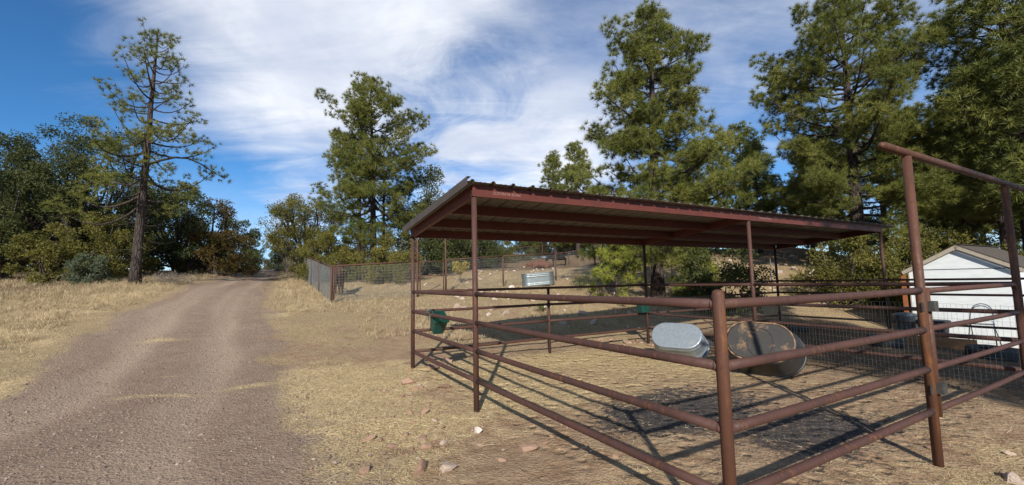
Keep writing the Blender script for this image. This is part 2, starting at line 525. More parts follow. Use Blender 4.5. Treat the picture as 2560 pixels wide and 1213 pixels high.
def mat_ground():
    m, t = material('earth')
    pos = t.n('ShaderNodeNewGeometry').outputs['Position']
    A = lambda s: t.n('ShaderNodeAttribute', attribute_name=s).outputs['Fac']
    big = t.noise(pos, .55, 5, .6)
    mid = t.noise(pos, 3.2, 6, .65, .4)
    fine = t.noise(pos, 24, 5, .7)
    clump = t.noise(pos, 9, 5, .7, .8)
    grit = t.noise(pos, 85, 3, .7)
    v = t.n('ShaderNodeTexVoronoi', {'Vector': pos, 'Scale': 28, 'Randomness': 1}, feature='F1')
    peb = v.outputs['Distance']
    pebc = v.outputs['Color']
    pv = t.n('ShaderNodeSeparateColor', {0: pebc}).outputs[0]
    # bare red-brown soil
    soil = t.mix(t.ramp(mid, .3, .7), (.275, .172, .100), (.39, .275, .175))
    soil = t.mix(t.math('MULTIPLY', t.ramp(fine, .45, .75), .6), soil, (.46, .34, .215))
    # gravel of the drive
    gr = t.mix(t.ramp(big, .3, .7), (.275, .195, .136), (.335, .245, .175))
    gr = t.mix(t.ramp(mid, .40, .72, 0, .65), gr, (.225, .148, .108))
    gr = t.mix(t.math('MULTIPLY', t.ramp(pv, .1, .95), t.ramp(peb, .0, .55, .6, .0)), gr, (.40, .315, .265))
    gr = t.mix(t.ramp(grit, .56, .72, 0, .55), gr, (.12, .085, .075))
    gr = t.mix(t.math('MULTIPLY', t.ramp(t.math('ADD', A('m_pack'), t.math('SUBTRACT', mid, .5)), .2, .9), .75), gr, (.40, .30, .215))
    # trampled straw
    stv = t.n('ShaderNodeMapping', {0: pos, 2: (0, 0, R(20)), 3: (40, 9, 10)}).outputs[0]
    stn = t.noise(stv, 1.0, 5, .7, 1.5)
    stw = t.mix(t.ramp(stn, .35, .65), (.36, .25, .125), (.69, .545, .305))
    # old grey dry grass
    dry = t.mix(t.ramp(stn, .35, .65), (.28, .195, .105), (.46, .355, .20))
    # droppings, dark litter
    dark = t.mix(t.ramp(fine, .4, .65), (.045, .043, .045), (.13, .105, .085))
    # dark brown soil of the second pen, forest floor
    duff = t.mix(t.ramp(fine, .35, .7), (.13, .085, .050), (.23, .155, .09))
    wob = t.math('ADD', t.math('MULTIPLY', t.math('SUBTRACT', mid, .5), .9), t.math('MULTIPLY', t.math('SUBTRACT', fine, .5), .5))
    def edge(s, w=.28):
        return t.ramp(t.math('ADD', A(s), wob), .5 - w, .5 + w)
    c = soil
    dry = t.mix(t.ramp(clump, .52, .72, 0, .8), dry, (.20, .135, .080))
    stw = t.mix(t.ramp(clump, .56, .74, 0, .7), stw, (.30, .19, .095))
    soil = t.mix(t.ramp(clump, .55, .72, 0, .6), soil, (.17, .095, .052))
    c = t.mix(edge('m_dry'), c, dry)
    c = t.mix(edge('m_duff'), c, duff)
    c = t.mix(edge('m_road', .22), c, gr)
    c = t.mix(edge('m_straw', .34), c, stw)
    dkn = t.math('ADD', t.math('MULTIPLY', t.math('SUBTRACT', clump, .5), 1.5), t.math('MULTIPLY', t.math('SUBTRACT', fine, .5), 1.3))
    c = t.mix(t.ramp(t.math('ADD', A('m_dark'), t.math('MULTIPLY', dkn, t.ramp(A('m_dark'), .05, .3))), .42, .62), c, dark)
    h = t.math('ADD', t.math('MULTIPLY', fine, .6), t.math('MULTIPLY', grit, .35))
    h = t.math('ADD', h, t.math('MULTIPLY', t.ramp(peb, 0, .6, .6, 0), .5))
    h = t.math('ADD', h, t.math('MULTIPLY', mid, .8))
    h = t.math('ADD', h, t.math('MULTIPLY', clump, 1.3))
    hoof = t.n('ShaderNodeTexVoronoi', {'Vector': pos, 'Scale': 6.5, 'Randomness': 1}, feature='SMOOTH_F1').outputs['Distance']
    h = t.math('ADD', h, t.math('MULTIPLY', t.math('MULTIPLY', t.ramp(hoof, .08, .42), A('m_pen')), 1.6))
    finish(t, c, .95, 0, h, .95, .045, spec=.15)
    return m


M_GROUND = mat_ground()
M_STRAW = mat_leaf('straw', (.42, .31, .165), (.66, .53, .31), (.80, .68, .45), .15, .7)
M_GRASS = mat_leaf('dry_grass', (.27, .20, .115), (.44, .35, .21), (.60, .50, .33), .25, .8)
M_GRAVEL = mat_leaf('gravel', (.13, .092, .075), (.23, .165, .13), (.35, .27, .22), 0.0, .9)


def mat_rock(name, A_, B_, C_):
    m, t = material(name)
    co = t.n('ShaderNodeTexCoord').outputs['Object']
    oi = t.n('ShaderNodeObjectInfo').outputs['Random']
    n = t.noise(co, 9, 6, .65)
    n2 = t.noise(co, 45, 4, .7)
    a = t.mix(oi, A_, B_)
    a = t.mix(t.ramp(oi, .72, .95), a, C_)
    c = t.mix(t.ramp(n, .35, .7), a, t.mix(.5, a, (.20, .11, .07)))
    c = t.mix(t.ramp(n2, .55, .75, 0, .5), c, (.55, .45, .36))
    finish(t, c, .92, 0, t.math('ADD', n, t.math('MULTIPLY', n2, .5)), .6, .012)
    return m


M_ROCK = mat_rock('sandstone', (.25, .14, .090), (.33, .225, .155), (.46, .37, .29))
M_ROCK_P = mat_rock('pale_stone', (.40, .31, .24), (.52, .44, .37), (.62, .55, .49))


# ---------------------------------------------------------------- ground and drive
def poly_soft(x, y, cx, cy, rx, ry, rot=0):
    c, s = math.cos(rot), math.sin(rot)
    dx, dy = x - cx, y - cy
    return 1 - np.sqrt(((dx * c + dy * s) / rx) ** 2 + ((-dx * s + dy * c) / ry) ** 2)


def masks(x, y):
    rel = np.stack([x - PO[0], y - PO[1]], -1)
    a, b = rel @ AX, rel @ BX
    nz = fbm(x, y, .8, 4, 21)
    rd = road_d(x, y)
    m = {}
    m['m_road'] = sst(rd + (nz - .5) * 1.7, -.75, .75)
    left = 1.0 * (x < -7) * (rd < 1.0)
    right = sst(-rd, -.6, .3) * (x >= -9) + (x < -9) * (x > np.interp(y, RR[:, 1], RR[:, 0]) - .5)
    pen = sst(np.minimum(np.minimum(a + .1, A2 + .3 - a), np.minimum(b + .1, B6 - b)), -.2, .5)
    pen2 = sst(np.minimum(np.minimum(a + 3, A2 + .3 - a), np.minimum(b - B6 - .1, B7 + 3 - b)), -.3, .6)
    back = sst(a - A2 - .5, 0, 1.5) * sst(b, -4, -2)
    front = (1 - pen) * (1 - pen2) * right * (1 - back)
    n5 = fbm(x, y, 1.7, 4, 5)
    # straw: verge of the drive, the pen bedding, under the fence, a few wisps on the drive
    strip = front * np.exp(-((-rd - .9) / 1.2) ** 2)
    st = .12 * front + .50 * strip + .25 * sst(y, 3, 7) * front * sst(10.5 - y, 0, 2)
    st += front * .55 * sst(poly_soft(x, y, -8.0, 16.0, 2.2, 3.0), 0, .7)
    st += front * .38 * sst(poly_soft(x, y, -2.6, 6.6, 2.0, 2.2), 0, .7)
    st += pen * (.20 + .44 * sst(a, 2.2, 4.0))
    st += left * .62 * np.exp(-((-rd - 1.2) / 1.3) ** 2) * sst(n5, .3, .5)
    for cx, cy, rx, ry, ro in ((-5.2, 6.58, 1.05, .16, .1), (-6.0, 7.6, .42, .13, 0), (-8.4, 10.4, .9, .22, .1), (-10.9, 16.2, .8, .35, .2), (-4.2, 7.0, .9, .10, .3)):
        st = np.maximum(st, .60 * sst(poly_soft(x, y, cx, cy, rx * 1.15, ry * 1.5, ro) + (nz - .5) * 1.1, -.1, .9))
    st += front * .30 * sst(poly_soft(x, y, 4.6, 3.9, 2.2, 1.4, .5), 0, .7)
    bare = front * np.maximum.reduce([sst(poly_soft(x, y, -3.3, 9.8, 2.6, 1.5, -.3), 0, .6), .8 * sst(poly_soft(x, y, .3, 4.2, 1.7, .9, .4), 0, .7), .7 * sst(n5, .52, .68)])
    m['m_straw'] = np.clip(st + (nz - .5) * .6 - .55 * bare, 0, 1)
    m['m_dry'] = np.clip(left * (.80 + 1.1 * (n5 - .42)) + front * (.34 + .6 * (n5 - .35)) + back * (.42 + 1.6 * (n5 - .45)) + sst(y, 9, 14) * right * .25 - .5 * bare + (nz - .5) * .4, 0, 1) * (1 - pen) * (1 - pen2)
    far = sst(np.hypot(x, y) - 24, 0, 12)
    lft = sst(-15.5 - x + (y - 14) * .25, 0, 2.5) * sst(y - 13, 0, 3)
    pad = sst(y - 20 - .56 * (x + .5), 0, 2) * sst(34 - y, 0, 6) * sst(x + 9, 0, 3) * sst(6 - x, 0, 3)
    band = sst(a - A2 - .3, 0, .5) * sst(A2 + 3.2 - a, 0, .8) * sst(b, .2, 1.4)
    m['m_duff'] = np.clip(pen2 * .95 + lft * .7 + far * .75 - pad * .5 + sst(x - 11, 0, 3) * .3, 0, 1)
    dk = np.maximum(sst(poly_soft(x, y, 2.1, 5.6, 2.4, 1.5, .5), -.05, .9), sst(poly_soft(x, y, 3.4, 4.9, 2.1, 1.0, .5), 0, .9))
    m['m_dark'] = np.clip(dk * (.76 + 1.0 * (fbm(x, y, 1.9, 4, 31) - .45)), 0, .85) * pen
    xl = np.interp(y, RL[:, 1], RL[:, 0]); xr = np.interp(y, RR[:, 1], RR[:, 0])
    uu = (x - xl) / np.maximum(xr - xl, .1) + (fbm(x, y, .35, 3, 61) - .5) * .22
    m['m_pen'] = np.clip(pen + pen2, 0, 1)
    m['m_pack'] = np.clip(np.exp(-((uu - .28) / .13) ** 2) + np.exp(-((uu - .70) / .12) ** 2), 0, 1)
    return m


def set_attrs(me, x, y):
    for k, v in masks(x, y).items():
        a = me.attributes.new(k, 'FLOAT', 'POINT')
        a.data.foreach_set('value', v.astype(np.float32))


def sheet(name, X, Y, Z):
    n, m = X.shape
    mb = MB()
    i, j = np.meshgrid(np.arange(n - 1), np.arange(m - 1), indexing='ij')
    F = np.stack([i * m + j, i * m + j + 1, (i + 1) * m + j + 1, (i + 1) * m + j], -1).reshape(-1, 4)
    mb.add(np.stack([X, Y, Z], -1).reshape(-1, 3), [F], True)
    o = part(name, mb, M_GROUND)
    set_attrs(o.data, X.ravel(), Y.ravel())
    return struct(o)


def build_ground():
    k, s, n = 6.3, 1.75, 440
    u = np.linspace(-1, 1, n)
    ax = s * np.sinh(k * u)
    X, Y = np.meshgrid(ax + .5, ax + 5.5, indexing='xy')
    sheet('ground', X, Y, gz(X, Y))
    yy = np.unique(np.r_[np.linspace(-20, 2.4, 20), np.linspace(2.5, 14, 150), np.linspace(14.1, 40, 110), np.linspace(40.2, 57, 20)])
    uu = np.linspace(0, 1, 60)
    xl, xr = np.interp(yy, RL[:, 1], RL[:, 0]), np.interp(yy, RR[:, 1], RR[:, 0])
    wob = (fbm(yy, yy * 0, 1.1, 3, 4) - .5) * .5
    wob2 = (fbm(yy, yy * 0 + 9, 1.1, 3, 4) - .5) * .5
    X = (xl + wob)[:, None] * (1 - uu) + (xr + wob2)[:, None] * uu
    Y = np.broadcast_to(yy[:, None], X.shape)
    edge = np.minimum(uu, 1 - uu)
    Z = gz(X, Y) - .012 + .022 * sst(edge, 0, .05)[None]
    sheet('dirt_road', X[:, ::-1], Y, Z[:, ::-1])


build_ground()


# ---------------------------------------------------------------- shelter
def rz(a):            # underside of the roof beams above side position a
    return 2.806 + (2.54 - 2.806) * (a - A1) / (A2 - A1)


U3 = np.array([BX[0], BX[1], 0.])
A3 = np.array([AX[0], AX[1], 0.])
SL = np.array([AX[0], AX[1], (2.54 - 2.806) / (A2 - A1)])
SL /= np.linalg.norm(SL)
UPN = np.cross(U3, SL)
PR, RR_ = .0365, .030


def cchan(h=.152, w=.062, t=.004, lip=.018):
    return [(0, 0), (w, 0), (w, lip), (w - t, lip), (w - t, t), (t, t), (t, h - t), (w - t, h - t), (w - t, h - lip), (w, h - lip), (w, h), (0, h)]


def build_shelter():
    base = ab(A1, 0, g1(*ab(A1, 0)[:2]))
    sh = thing('horse_shelter', base, 'rust brown steel shelter with corrugated lean-to roof over the pipe corral', 'shelter')
    for a in (A1, A2):
        for b in (0, B6, B7):
            p = ab(a, b)
            z0 = g1(p[0], p[1])
            part('post', MB().tube([(p[0], p[1], z0 - .05), (p[0], p[1], rz(a) + .004)], PR, 14), M_PIPE, sh)
    Z = np.array([0, 0, 1.])
    # purlins along the length, web towards the high side
    for i, a in enumerate((A1 - .045, A1 + .90, A1 + 1.84, A2 - .02)):
        bays = ((-.045, B6 - .006), (B6 + .006, B7 + .045)) if i in (0, 3) else ((.03, B6 - .036), (B6 + .036, B7 - .03))
        for b0, b1 in bays:
            zz = rz(a)
            bm = part('beam', MB().extrude(cchan(), ab(a, b0, zz), ab(a, b1, zz), A3, Z), M_BEAM, sh)
            if i == 0:
                write(bm, a, b0, zz)
    for b, sgn in ((-.04, 1), (B6 - .03, 1), (B7 + .04, -1)):
        a0, a1 = A1 + .025, A2 - .03
        prof = cchan() if b != B6 - .03 else cchan(w=.06)
        part('rafter', MB().extrude(prof, ab(a0, b, rz(a0)), ab(a1, b, rz(a1)), U3 * sgn, Z), M_BEAM, sh)
    # roof sheets: three ribs each
    pitch, ribs, t = .3048, 3, .0016
    b = -.16
    a0, a1 = A1 - .17, A2 + .10
    k = 0
    while b < B7 + .10:
        prof = []
        for r in range(ribs):
            o = r * pitch
            prof += [(o, 0), (o + .035, 0), (o + .055, .030), (o + .085, .030), (o + .105, 0), (o + .165, 0), (o + .172, .004), (o + .186, .004), (o + .193, 0), (o + .235, 0), (o + .242, .004), (o + .256, .004), (o + .263, 0)]
        prof.append((ribs * pitch - .001, 0))
        prof = np.array(prof)
        mb = MB()
        rng = random.Random(k)
        da = rng.uniform(-.012, .012)
        lift = .154 + .0006 * (k % 2)
        V = []
        for a in (a0 + da, a1 + da):
            for s in (0, 1):
                for u, h in prof:
                    p = ab(a, b + u, rz(a) + lift + h + s * t)
                    V.append(p)
        n = len(prof)
        j = np.arange(n - 1)
        f_lo = np.stack([j, j + 1, j + 1 + 2 * n, j + 2 * n], -1)
        f_hi = np.stack([j + n, j + 3 * n, j + 1 + 3 * n, j + 1 + n], -1)
        e0 = np.stack([j, j + n, j + 1 + n, j + 1], -1)
        e1 = np.stack([j + 2 * n, j + 1 + 2 * n, j + 1 + 3 * n, j + 3 * n], -1)
        mb.add(V, [f_lo, f_hi, e0, e1], False)
        part('roof_panel', mb, M_ROOF, sh)
        b += ribs * pitch
        k += 1
    # rake trim along the left edge
    a0, a1 = A1 - .18, A2 + .11
    prof = [(0, .08), (.004, .08), (.004, .186), (.05, .186), (.05, .191), (0, .191)]
    part('rake_trim', MB().extrude(prof, ab(a0, -.175, rz(a0) + .02), ab(a1, -.175, rz(a1) + .02), U3, Z), M_TRIM, sh)
    return sh


def write(beam, a, b0, zz):
    """stencil printed upside down on the beam's web"""
    cu = bpy.data.curves.new('lettering', 'FONT')
    cu.body = 'MADE IN MEXICO'
    cu.size = .054
    cu.extrude = .0004
    cu.align_x = 'CENTER'
    cu.align_y = 'CENTER'
    tmp = bpy.data.objects.new('tmp', cu)
    col.objects.link(tmp)
    dg = bpy.context.evaluated_depsgraph_get()
    me = bpy.data.meshes.new_from_object(tmp.evaluated_get(dg))
    bpy.data.objects.remove(tmp)
    me.name = 'lettering'
    me.materials.clear()
    me.materials.append(M_WHITEINK)
    o = bpy.data.objects.new('lettering', me)
    col.objects.link(o)
    x, y, z = -U3, np.array([0, 0, -1.]), -A3
    c = ab(a - .0012, b0 + .52, zz + .066) - np.array(ORG[beam.name])
    Mx = Matrix(((x[0], y[0], z[0], c[0]), (x[1], y[1], z[1], c[1]), (x[2], y[2], z[2], c[2]), (0, 0, 0, 1)))
    me.transform(Mx)
    o.parent = beam
    o['label'] = 'faded white lettering MADE IN MEXICO printed upside down'
    struct(o, 'stuff')


build_shelter()


# ---------------------------------------------------------------- pipe corral
def rail(parent, p, q, r=RR_, mat=None, name='rail'):
    p, q = np.asarray(p, float), np.asarray(q, float)
    L = np.linalg.norm(q - p)
    rg = random.Random(int(L * 1e4) + int(p[2] * 999))
    bow, sw = -.0016 * L * rg.uniform(.3, 1.6), .002 * L * rg.uniform(-1, 1)
    sd_ = np.cross((q - p) / L, [0, 0, 1.])
    pts = [p + (q - p) * t + (np.array([0, 0, bow]) + sd_ * sw) * math.sin(math.pi * t) for t in np.linspace(0, 1, 9)]
    mb = MB().tube(pts, r, 14)
    for c_, d_ in ((p, 1), (q, -1)):     # weld beads
        u_ = (q - p) / L * d_
        w_ = np.cross(u_, [0, 0, 1.])
        mb.tube([c_ + u_ * (.037 + .002 * math.cos(3 * k_)) + (r + .001) * (math.cos(k_) * w_ + math.sin(k_) * np.array([0, 0, 1.])) for k_ in np.linspace(0, 2 * math.pi, 15)], .0042, 5, False)
    part(name, mb, mat or M_PIPE, parent)


def cap_post(parent, a, b, top, mat=None, r=PR):
    p = ab(a, b)
    z0 = g1(p[0], p[1])
    pts = [(p[0], p[1], z) for z in (z0 - .08, top - .03, top - .012, top - .002, top)]
    part('post', MB().tube(pts, [r, r, r * .86, r * .5, r * .1], 16), mat or M_PIPE, parent)


def build_corral():
    f = thing('pipe_fence', ab(0, 0, g1(*ab(0, 0)[:2])), 'four-rail rusty pipe fence running from the near corner post to the shelter', 'fence')
    cap_post(f, 0, 0, 1.607, M_PIPE2)
    for h in RAILS:
        rail(f, ab(0, 0, h), ab(A1, 0, h))
        rail(f, ab(A1, 0, h), ab(A2, 0, h))
    f = thing('pipe_fence', ab(A2, BM, g1(*ab(A2, BM)[:2])), 'four-rail pipe fence across the back under the low edge of the roof', 'fence')
    for b in (BM, 9.0):
        p = ab(A2, b)
        part('post', MB().tube([(p[0], p[1], g1(p[0], p[1]) - .05), (p[0], p[1], RAILS[0])], .03, 12), M_PIPE, f)
    for h in RAILS:
        for b0, b1 in ((0, BM), (BM, B6), (B6, 9.0), (9.0, B7)):
            rail(f, ab(A2, b0, h), ab(A2, b1, h), .028)
    # the dividing fence with wire mesh
    f = thing('divider_fence', ab(A1, B6, g1(*ab(A1, B6)[:2])), 'pipe fence with welded wire mesh dividing the two pens behind the tanks', 'fence')
    for h in RAILS:
        rail(f, ab(0, B6, h), ab(A1, B6, h))
        rail(f, ab(A1, B6, h), ab(A2, B6, h))
    mb = MB()
    rng = random.Random(5)
    off = .040
    na = int(A2 / .052)
    for i in range(na + 1):
        a = .05 + i * .052
        if a > A2 - .03:
            break
        p = ab(a, B6 - off)
        z0 = g1(p[0], p[1]) - .01
        lean = rng.gauss(0, .004)
        pts = [ab(a, B6 - off, z0), ab(a + lean, B6 - off + rng.gauss(0, .003), .62), ab(a + lean * 1.4, B6 - off + .003, 1.24 + rng.gauss(0, .006))]
        mb.tube(pts, .0012, 3, False)
    for k in range(13):
        z = .05 + k * .1
        pts = [ab(a, B6 - off - .002, z + .012 * math.sin(a * 2.3 + k * .4) + g1(*ab(a, B6)[:2]) * .5) for a in np.linspace(.05, A2 - .04, 24)]
        mb.tube(pts, .0012, 3, False)
    struct(part('wire_mesh', mb, M_WIRE, f), 'stuff')
    # far side of the second pen
    f = thing('pipe_fence', ab(2, B7, g1(*ab(2, B7)[:2])), 'far four-rail pipe fence standing in front of the white shed', 'fence')
    for a in (-2.6, .4):
        p = ab(a, B7)
        part('post', MB().tube([(p[0], p[1], g1(p[0], p[1]) - .05), (p[0], p[1], RAILS[0] + .05)], PR, 12), M_PIPE, f)
    for h in RAILS:
        for a0, a1 in ((-2.6, .4), (.4, A1), (A1, A2)):
            rail(f, ab(a0, B7, h), ab(a1, B7, h), .028)
    # gate side
    f = thing('pipe_gateway', ab(0, B1, g1(*ab(0, B1)[:2])), 'tall rusty pipe gateway with an overhead bar beside the pen corner', 'gateway')
    for h in RAILS:
        rail(f, ab(0, 0, h), ab(0, B1, h), mat=M_PIPE)
    top = 2.804
    for b in (B1, B6):
        p = ab(0, b)
        part('post', MB().tube([(p[0], p[1], g1(p[0], p[1]) - .1), (p[0], p[1], top)], .0385, 16), M_PIPE2, f)
    p0, p1 = ab(0, B1 - .56, top + .036), ab(0, 8.6, top + .036)
    pts = [p0 + (p1 - p0) * t for t in (0, .002, .006, .012, 1)]
    part('overhead_bar', MB().tube(pts, [.008, .022, .033, .0375, .0375], 16), M_PIPE2, f)
    # gate
    gb0, gb1 = B1 + .098, B6 - .125
    g = thing('pipe_gate', ab(0, gb0, g1(*ab(0, gb0)[:2])), 'closed four-rail pipe gate hung on the tall gateway post', 'gate')
    hs = (1.515, 1.16, .80, .425)
    st = MB().tube([ab(-.005, gb0, .36), ab(-.005, gb0, 1.545)], .0315, 14)
    part('hinge_stile', st, M_PIPE2, g)
    # top rail turns down into the latch stile
    c = .10
    pts = [ab(-.005, gb0, hs[0])] + [ab(-.005, gb1 - c, hs[0])]
    for k in range(1, 7):
        an = k / 6 * math.pi / 2
        pts.append(ab(-.005, gb1 - c + c * math.sin(an), hs[0] - c + c * math.cos(an)))
    pts.append(ab(-.005, gb1, .36))
    part('frame_tube', MB().tube(pts, .0275, 14), M_PIPE, g)
    for h in hs[1:]:
        rail(g, ab(-.005, gb0, h), ab(-.005, gb1, h), .0265)
    for h in (1.37, .62):
        mb = MB()
        c = ab(-.02, B1 + .05, h)
        mb.box(c, (.205, .012, .085), U3, A3)
        mb.box(ab(-.048, B1 + .10, h), (.10, .05, .095), U3, A3)
        part('hinge_strap', mb, M_STRAP, g)
    ch = MB()
    for k in range(9):
        cc = ab(-.06, gb1 + .02 + k * .012, .93 - .05 * math.sin(k / 8 * math.pi))
        ring = [cc + .016 * (math.cos(q) * U3 + (math.sin(q) * .7) * (np.array([0, 0, 1.]) if k % 2 else A3)) for q in np.linspace(0, 2 * math.pi, 9)]
        ch.tube(ring, .0035, 5, False)
    part('chain', ch, M_STEEL, g)


M_STRAP = mat_simple('greasy_steel', (.085, .080, .072), (.055, .052, .05), 20, .5, .4)
build_corral()


# ---------------------------------------------------------------- paddock mesh fences
C0 = np.array([-6.92, 16.40])
FA = np.array([-18.0, 34.8]) - C0
FA /= np.linalg.norm(FA)
FB = BX


def mesh_fence(name, label, line, s0, s1, posts, hgt, dv, dh, wr, mat, wmat, pr=.036, rr=.03, rail_h=None, skip=()):
    """line(s) -> xy ; posts = list of s"""
    p0 = line(s0)
    f = thing(name, (p0[0], p0[1], g1(*p0)), label, 'fence')
    top = lambda s: (g1(*line(s)) if rail_h is None else 0) + (hgt if rail_h is None else rail_h(s))
    for s in posts:
        p = line(s)
        zt = top(s)
        part('post', MB().tube([(p[0], p[1], g1(*p) - .1), (p[0], p[1], zt)], pr, 10), mat, f)
    ps = sorted(posts)
    for a, b in zip(ps[:-1], ps[1:]):
        if any(abs(a - x) < .01 for x in skip):
            continue
        pa, pb = line(a), line(b)
        part('top_rail', MB().tube([(*pa, top(a)), (*pb, top(b))], rr, 10), mat, f)
        mb = MB()
        n = max(2, int((b - a) / dv))
        for i in range(1, n):
            s = a + (b - a) * i / n
            p = line(s)
            mb.tube([(*p, g1(*p) + .01), (*p, top(s) - .06)], wr, 3, False)
        rows = int((hgt - .1) / dh)
        for r in range(rows + 1):
            pts = []
            for s in np.linspace(a + .02, b - .02, 7):
                p = line(s)
                z0 = g1(*p) + .02
                pts.append((p[0], p[1], z0 + (top(s) - .07 - z0) * r / rows + .006 * math.sin(s * 3 + r)))
            mb.tube(pts, wr, 3, False)
        struct(part('wire_mesh', mb, wmat, f), 'stuff')
    return f


def build_paddock():
    la = lambda s: C0 + FA * s
    lb = lambda s: C0 + FB * s
    # side along the drive
    L = 21.4
    tops = np.interp
    sa = [0, 3.65, 6.75, 9.9, 12.6, 15.2, 17.7, 20.0, L]
    zt = lambda s: float(np.interp(s, [0, 3.65, 6.75, 11, L], [2.40, 2.73, 3.06, 3.42, 4.16]))
    mesh_fence('mesh_fence', 'galvanised wire mesh fence on rusty pipe posts running uphill beside the gravel drive', la, 0, L, sa, 1.4, .052, .1, .0030, M_OLDPIPE, M_WIRE, rail_h=zt)
    # side facing the corral: corner to small gate, then on uphill
    zt2 = lambda s: float(np.interp(s, [0, 4.43, 7.44, 10.4, 12.75, 15], [2.40, 2.66, 2.87, 3.03, 3.25, 3.45]))
    mesh_fence('mesh_fence', 'wire mesh paddock fence between the corner post and the small gate', lb, .08, 3.35, [.08, 3.35], 1.4, .052, .1, .0036, M_OLDPIPE, M_WIRE_B, rail_h=zt2)
    mesh_fence('mesh_fence', 'wire mesh paddock fence behind the shelter passing the steel water trough', lb, 4.62, 14.6, [4.62, 7.44, 10.45, 13.0, 14.6], 1.4, .052, .1, .0024, M_OLDPIPE, M_WIRE_B, rail_h=zt2)
    # tall gate posts
    for s, lab in ((3.38, 'tall rusty gate post left of the small paddock gate'), (4.64, 'tall rusty gate post right of the small paddock gate')):
        p = lb(s) + FA * .09
        z = g1(*p)
        solo('gate_post', MB().tube([(*p, z - .1), (*p, z + 2.65), (*p, z + 2.68)], [.042, .042, .02], 12), M_OLDPIPE, (p[0], p[1], z), lab, 'post')
    # small gate
    s0, s1 = 3.46, 4.50
    p, q = lb(s0), lb(s1)
    zb = max(g1(*p), g1(*q)) + .06
    g = thing('mesh_gate', (p[0], p[1], zb), 'small wire mesh gate with a rusty pipe frame in the paddock fence', 'gate')
    zt = 2.62
    for s in (s0, s1):
        e = lb(s)
        part('stile', MB().tube([(*e, zb), (*e, zt)], .024, 10), M_OLDPIPE, g)
    for z in (zt - .02, (zb + zt) / 2 + .04, zb + .03):
        part('rail', MB().tube([(*p, z), (*q, z)], .021, 10), M_OLDPIPE, g)
    mb = MB()
    for i in range(1, 20):
        e = p + (q - p) * i / 20
        mb.tube([(*e, zb + .03), (*e, zt - .03)], .0022, 3, False)
    for r in range(12):
        z = zb + .05 + r * .1
        mb.tube([(*p, z), (*q, z)], .0022, 3, False)
    struct(part('wire_mesh', mb, M_WIRE, g), 'stuff')
    # far wire fence behind the cattle
    lf = lambda s: np.array([-9.0, 43.5]) + np.array([.965, .26]) * s
    mesh_fence('far_fence', 'far wire mesh fence along the trees behind the cattle', lf, 0, 26, [0, 3.2, 6.4, 9.6, 12.8, 16, 19.2, 22.4, 25.6], 1.6, .17, .2, .0055, M_OLDPIPE, M_WIRE_D, pr=.04, rr=.03)
    lr = lambda s: np.array([-33.5, 52.5]) + np.array([.97, .24]) * s
    mesh_fence('far_fence', 'dark wire mesh fence and gate closing the far end of the drive', lr, 0, 9, [0, 3, 6, 9], 1.5, .14, .2, .006, M_OLDPIPE, M_WIRE_D, pr=.045, rr=.03)


build_paddock()


# ---------------------------------------------------------------- tanks, tub, trough, bucket, tyres
def stadium(L, W, n=56):
    """outline of an oval tank, long axis x"""
    r = W / 2
    a = L / 2 - r
    h = n // 2
    out = []
    for k in range(n):
        t = math.pi * ((k % h) / (h - 1) - .5) + (math.pi if k >= h else 0)
        out.append(((a if k < h else -a) + r * math.cos(t), r * math.sin(t)))
    return np.array(out)


def oval_tank(L, W, L2, W2, Hh, ribs=(), rim=.02, th=.01, foot=.0):
    """returns outer shell (open box) in local space, floor at z=0, mouth at z=Hh"""
    mb = MB()
    prof = [(0, 0.985, 0), (0.012, 1.0, 0)]
    zs = np.linspace(.02, Hh - .02, 40)
    def bulge(z):
        return sum(h * math.exp(-((z - zz) / w) ** 2) for zz, w, h in ribs)
    rings = []
    def ring(z, off):
        t = max(0, min(1, z / Hh))
        o = stadium(L + (L2 - L) * t + 2 * off, W + (W2 - W) * t + 2 * off)
        return np.c_[o, np.full(len(o), z)]
    rings.append(ring(0, -.02))
    rings.append(ring(.004, -.004))
    for z in zs:
        rings.append(ring(z, bulge(z)))
    for k in range(9):      # rolled rim
        t = math.pi * (-.35 + 1.35 * k / 8)
        rings.append(ring(Hh - rim * .2 + rim * math.sin(t), rim * .6 + rim * .6 * math.cos(t)))
    for z in zs[::-1][::3]:
        rings.append(ring(z, bulge(z) - th))
    rings.append(ring(.014, -th))
    # keep the wall above the inner floor
    mb.rings(rings, cap0=True, cap1=True)
    return mb


def orient(mb, n_out, long_hint, center):
    """floor normal (outside) n_out; long axis near long_hint; floor centre at center"""
    z = -Vector(n_out).normalized()
    x = Vector(long_hint)
    x = (x - z * x.dot(z)).normalized()
    y = z.cross(x)
    M = Matrix(((x[0], y[0], z[0], center[0]), (x[1], y[1], z[1], center[1]), (x[2], y[2], z[2], center[2]), (0, 0, 0, 1)))
    return mb.xform(M), M


def settle(mb, x=None):
    V = np.concatenate(mb.v)
    i = np.argmin(V[:, 2])
    dz = g1(V[i, 0], V[i, 1]) - .015 - V[i, 2]
    mb.v = [v + np.array([0, 0, dz]) for v in mb.v]
    return dz


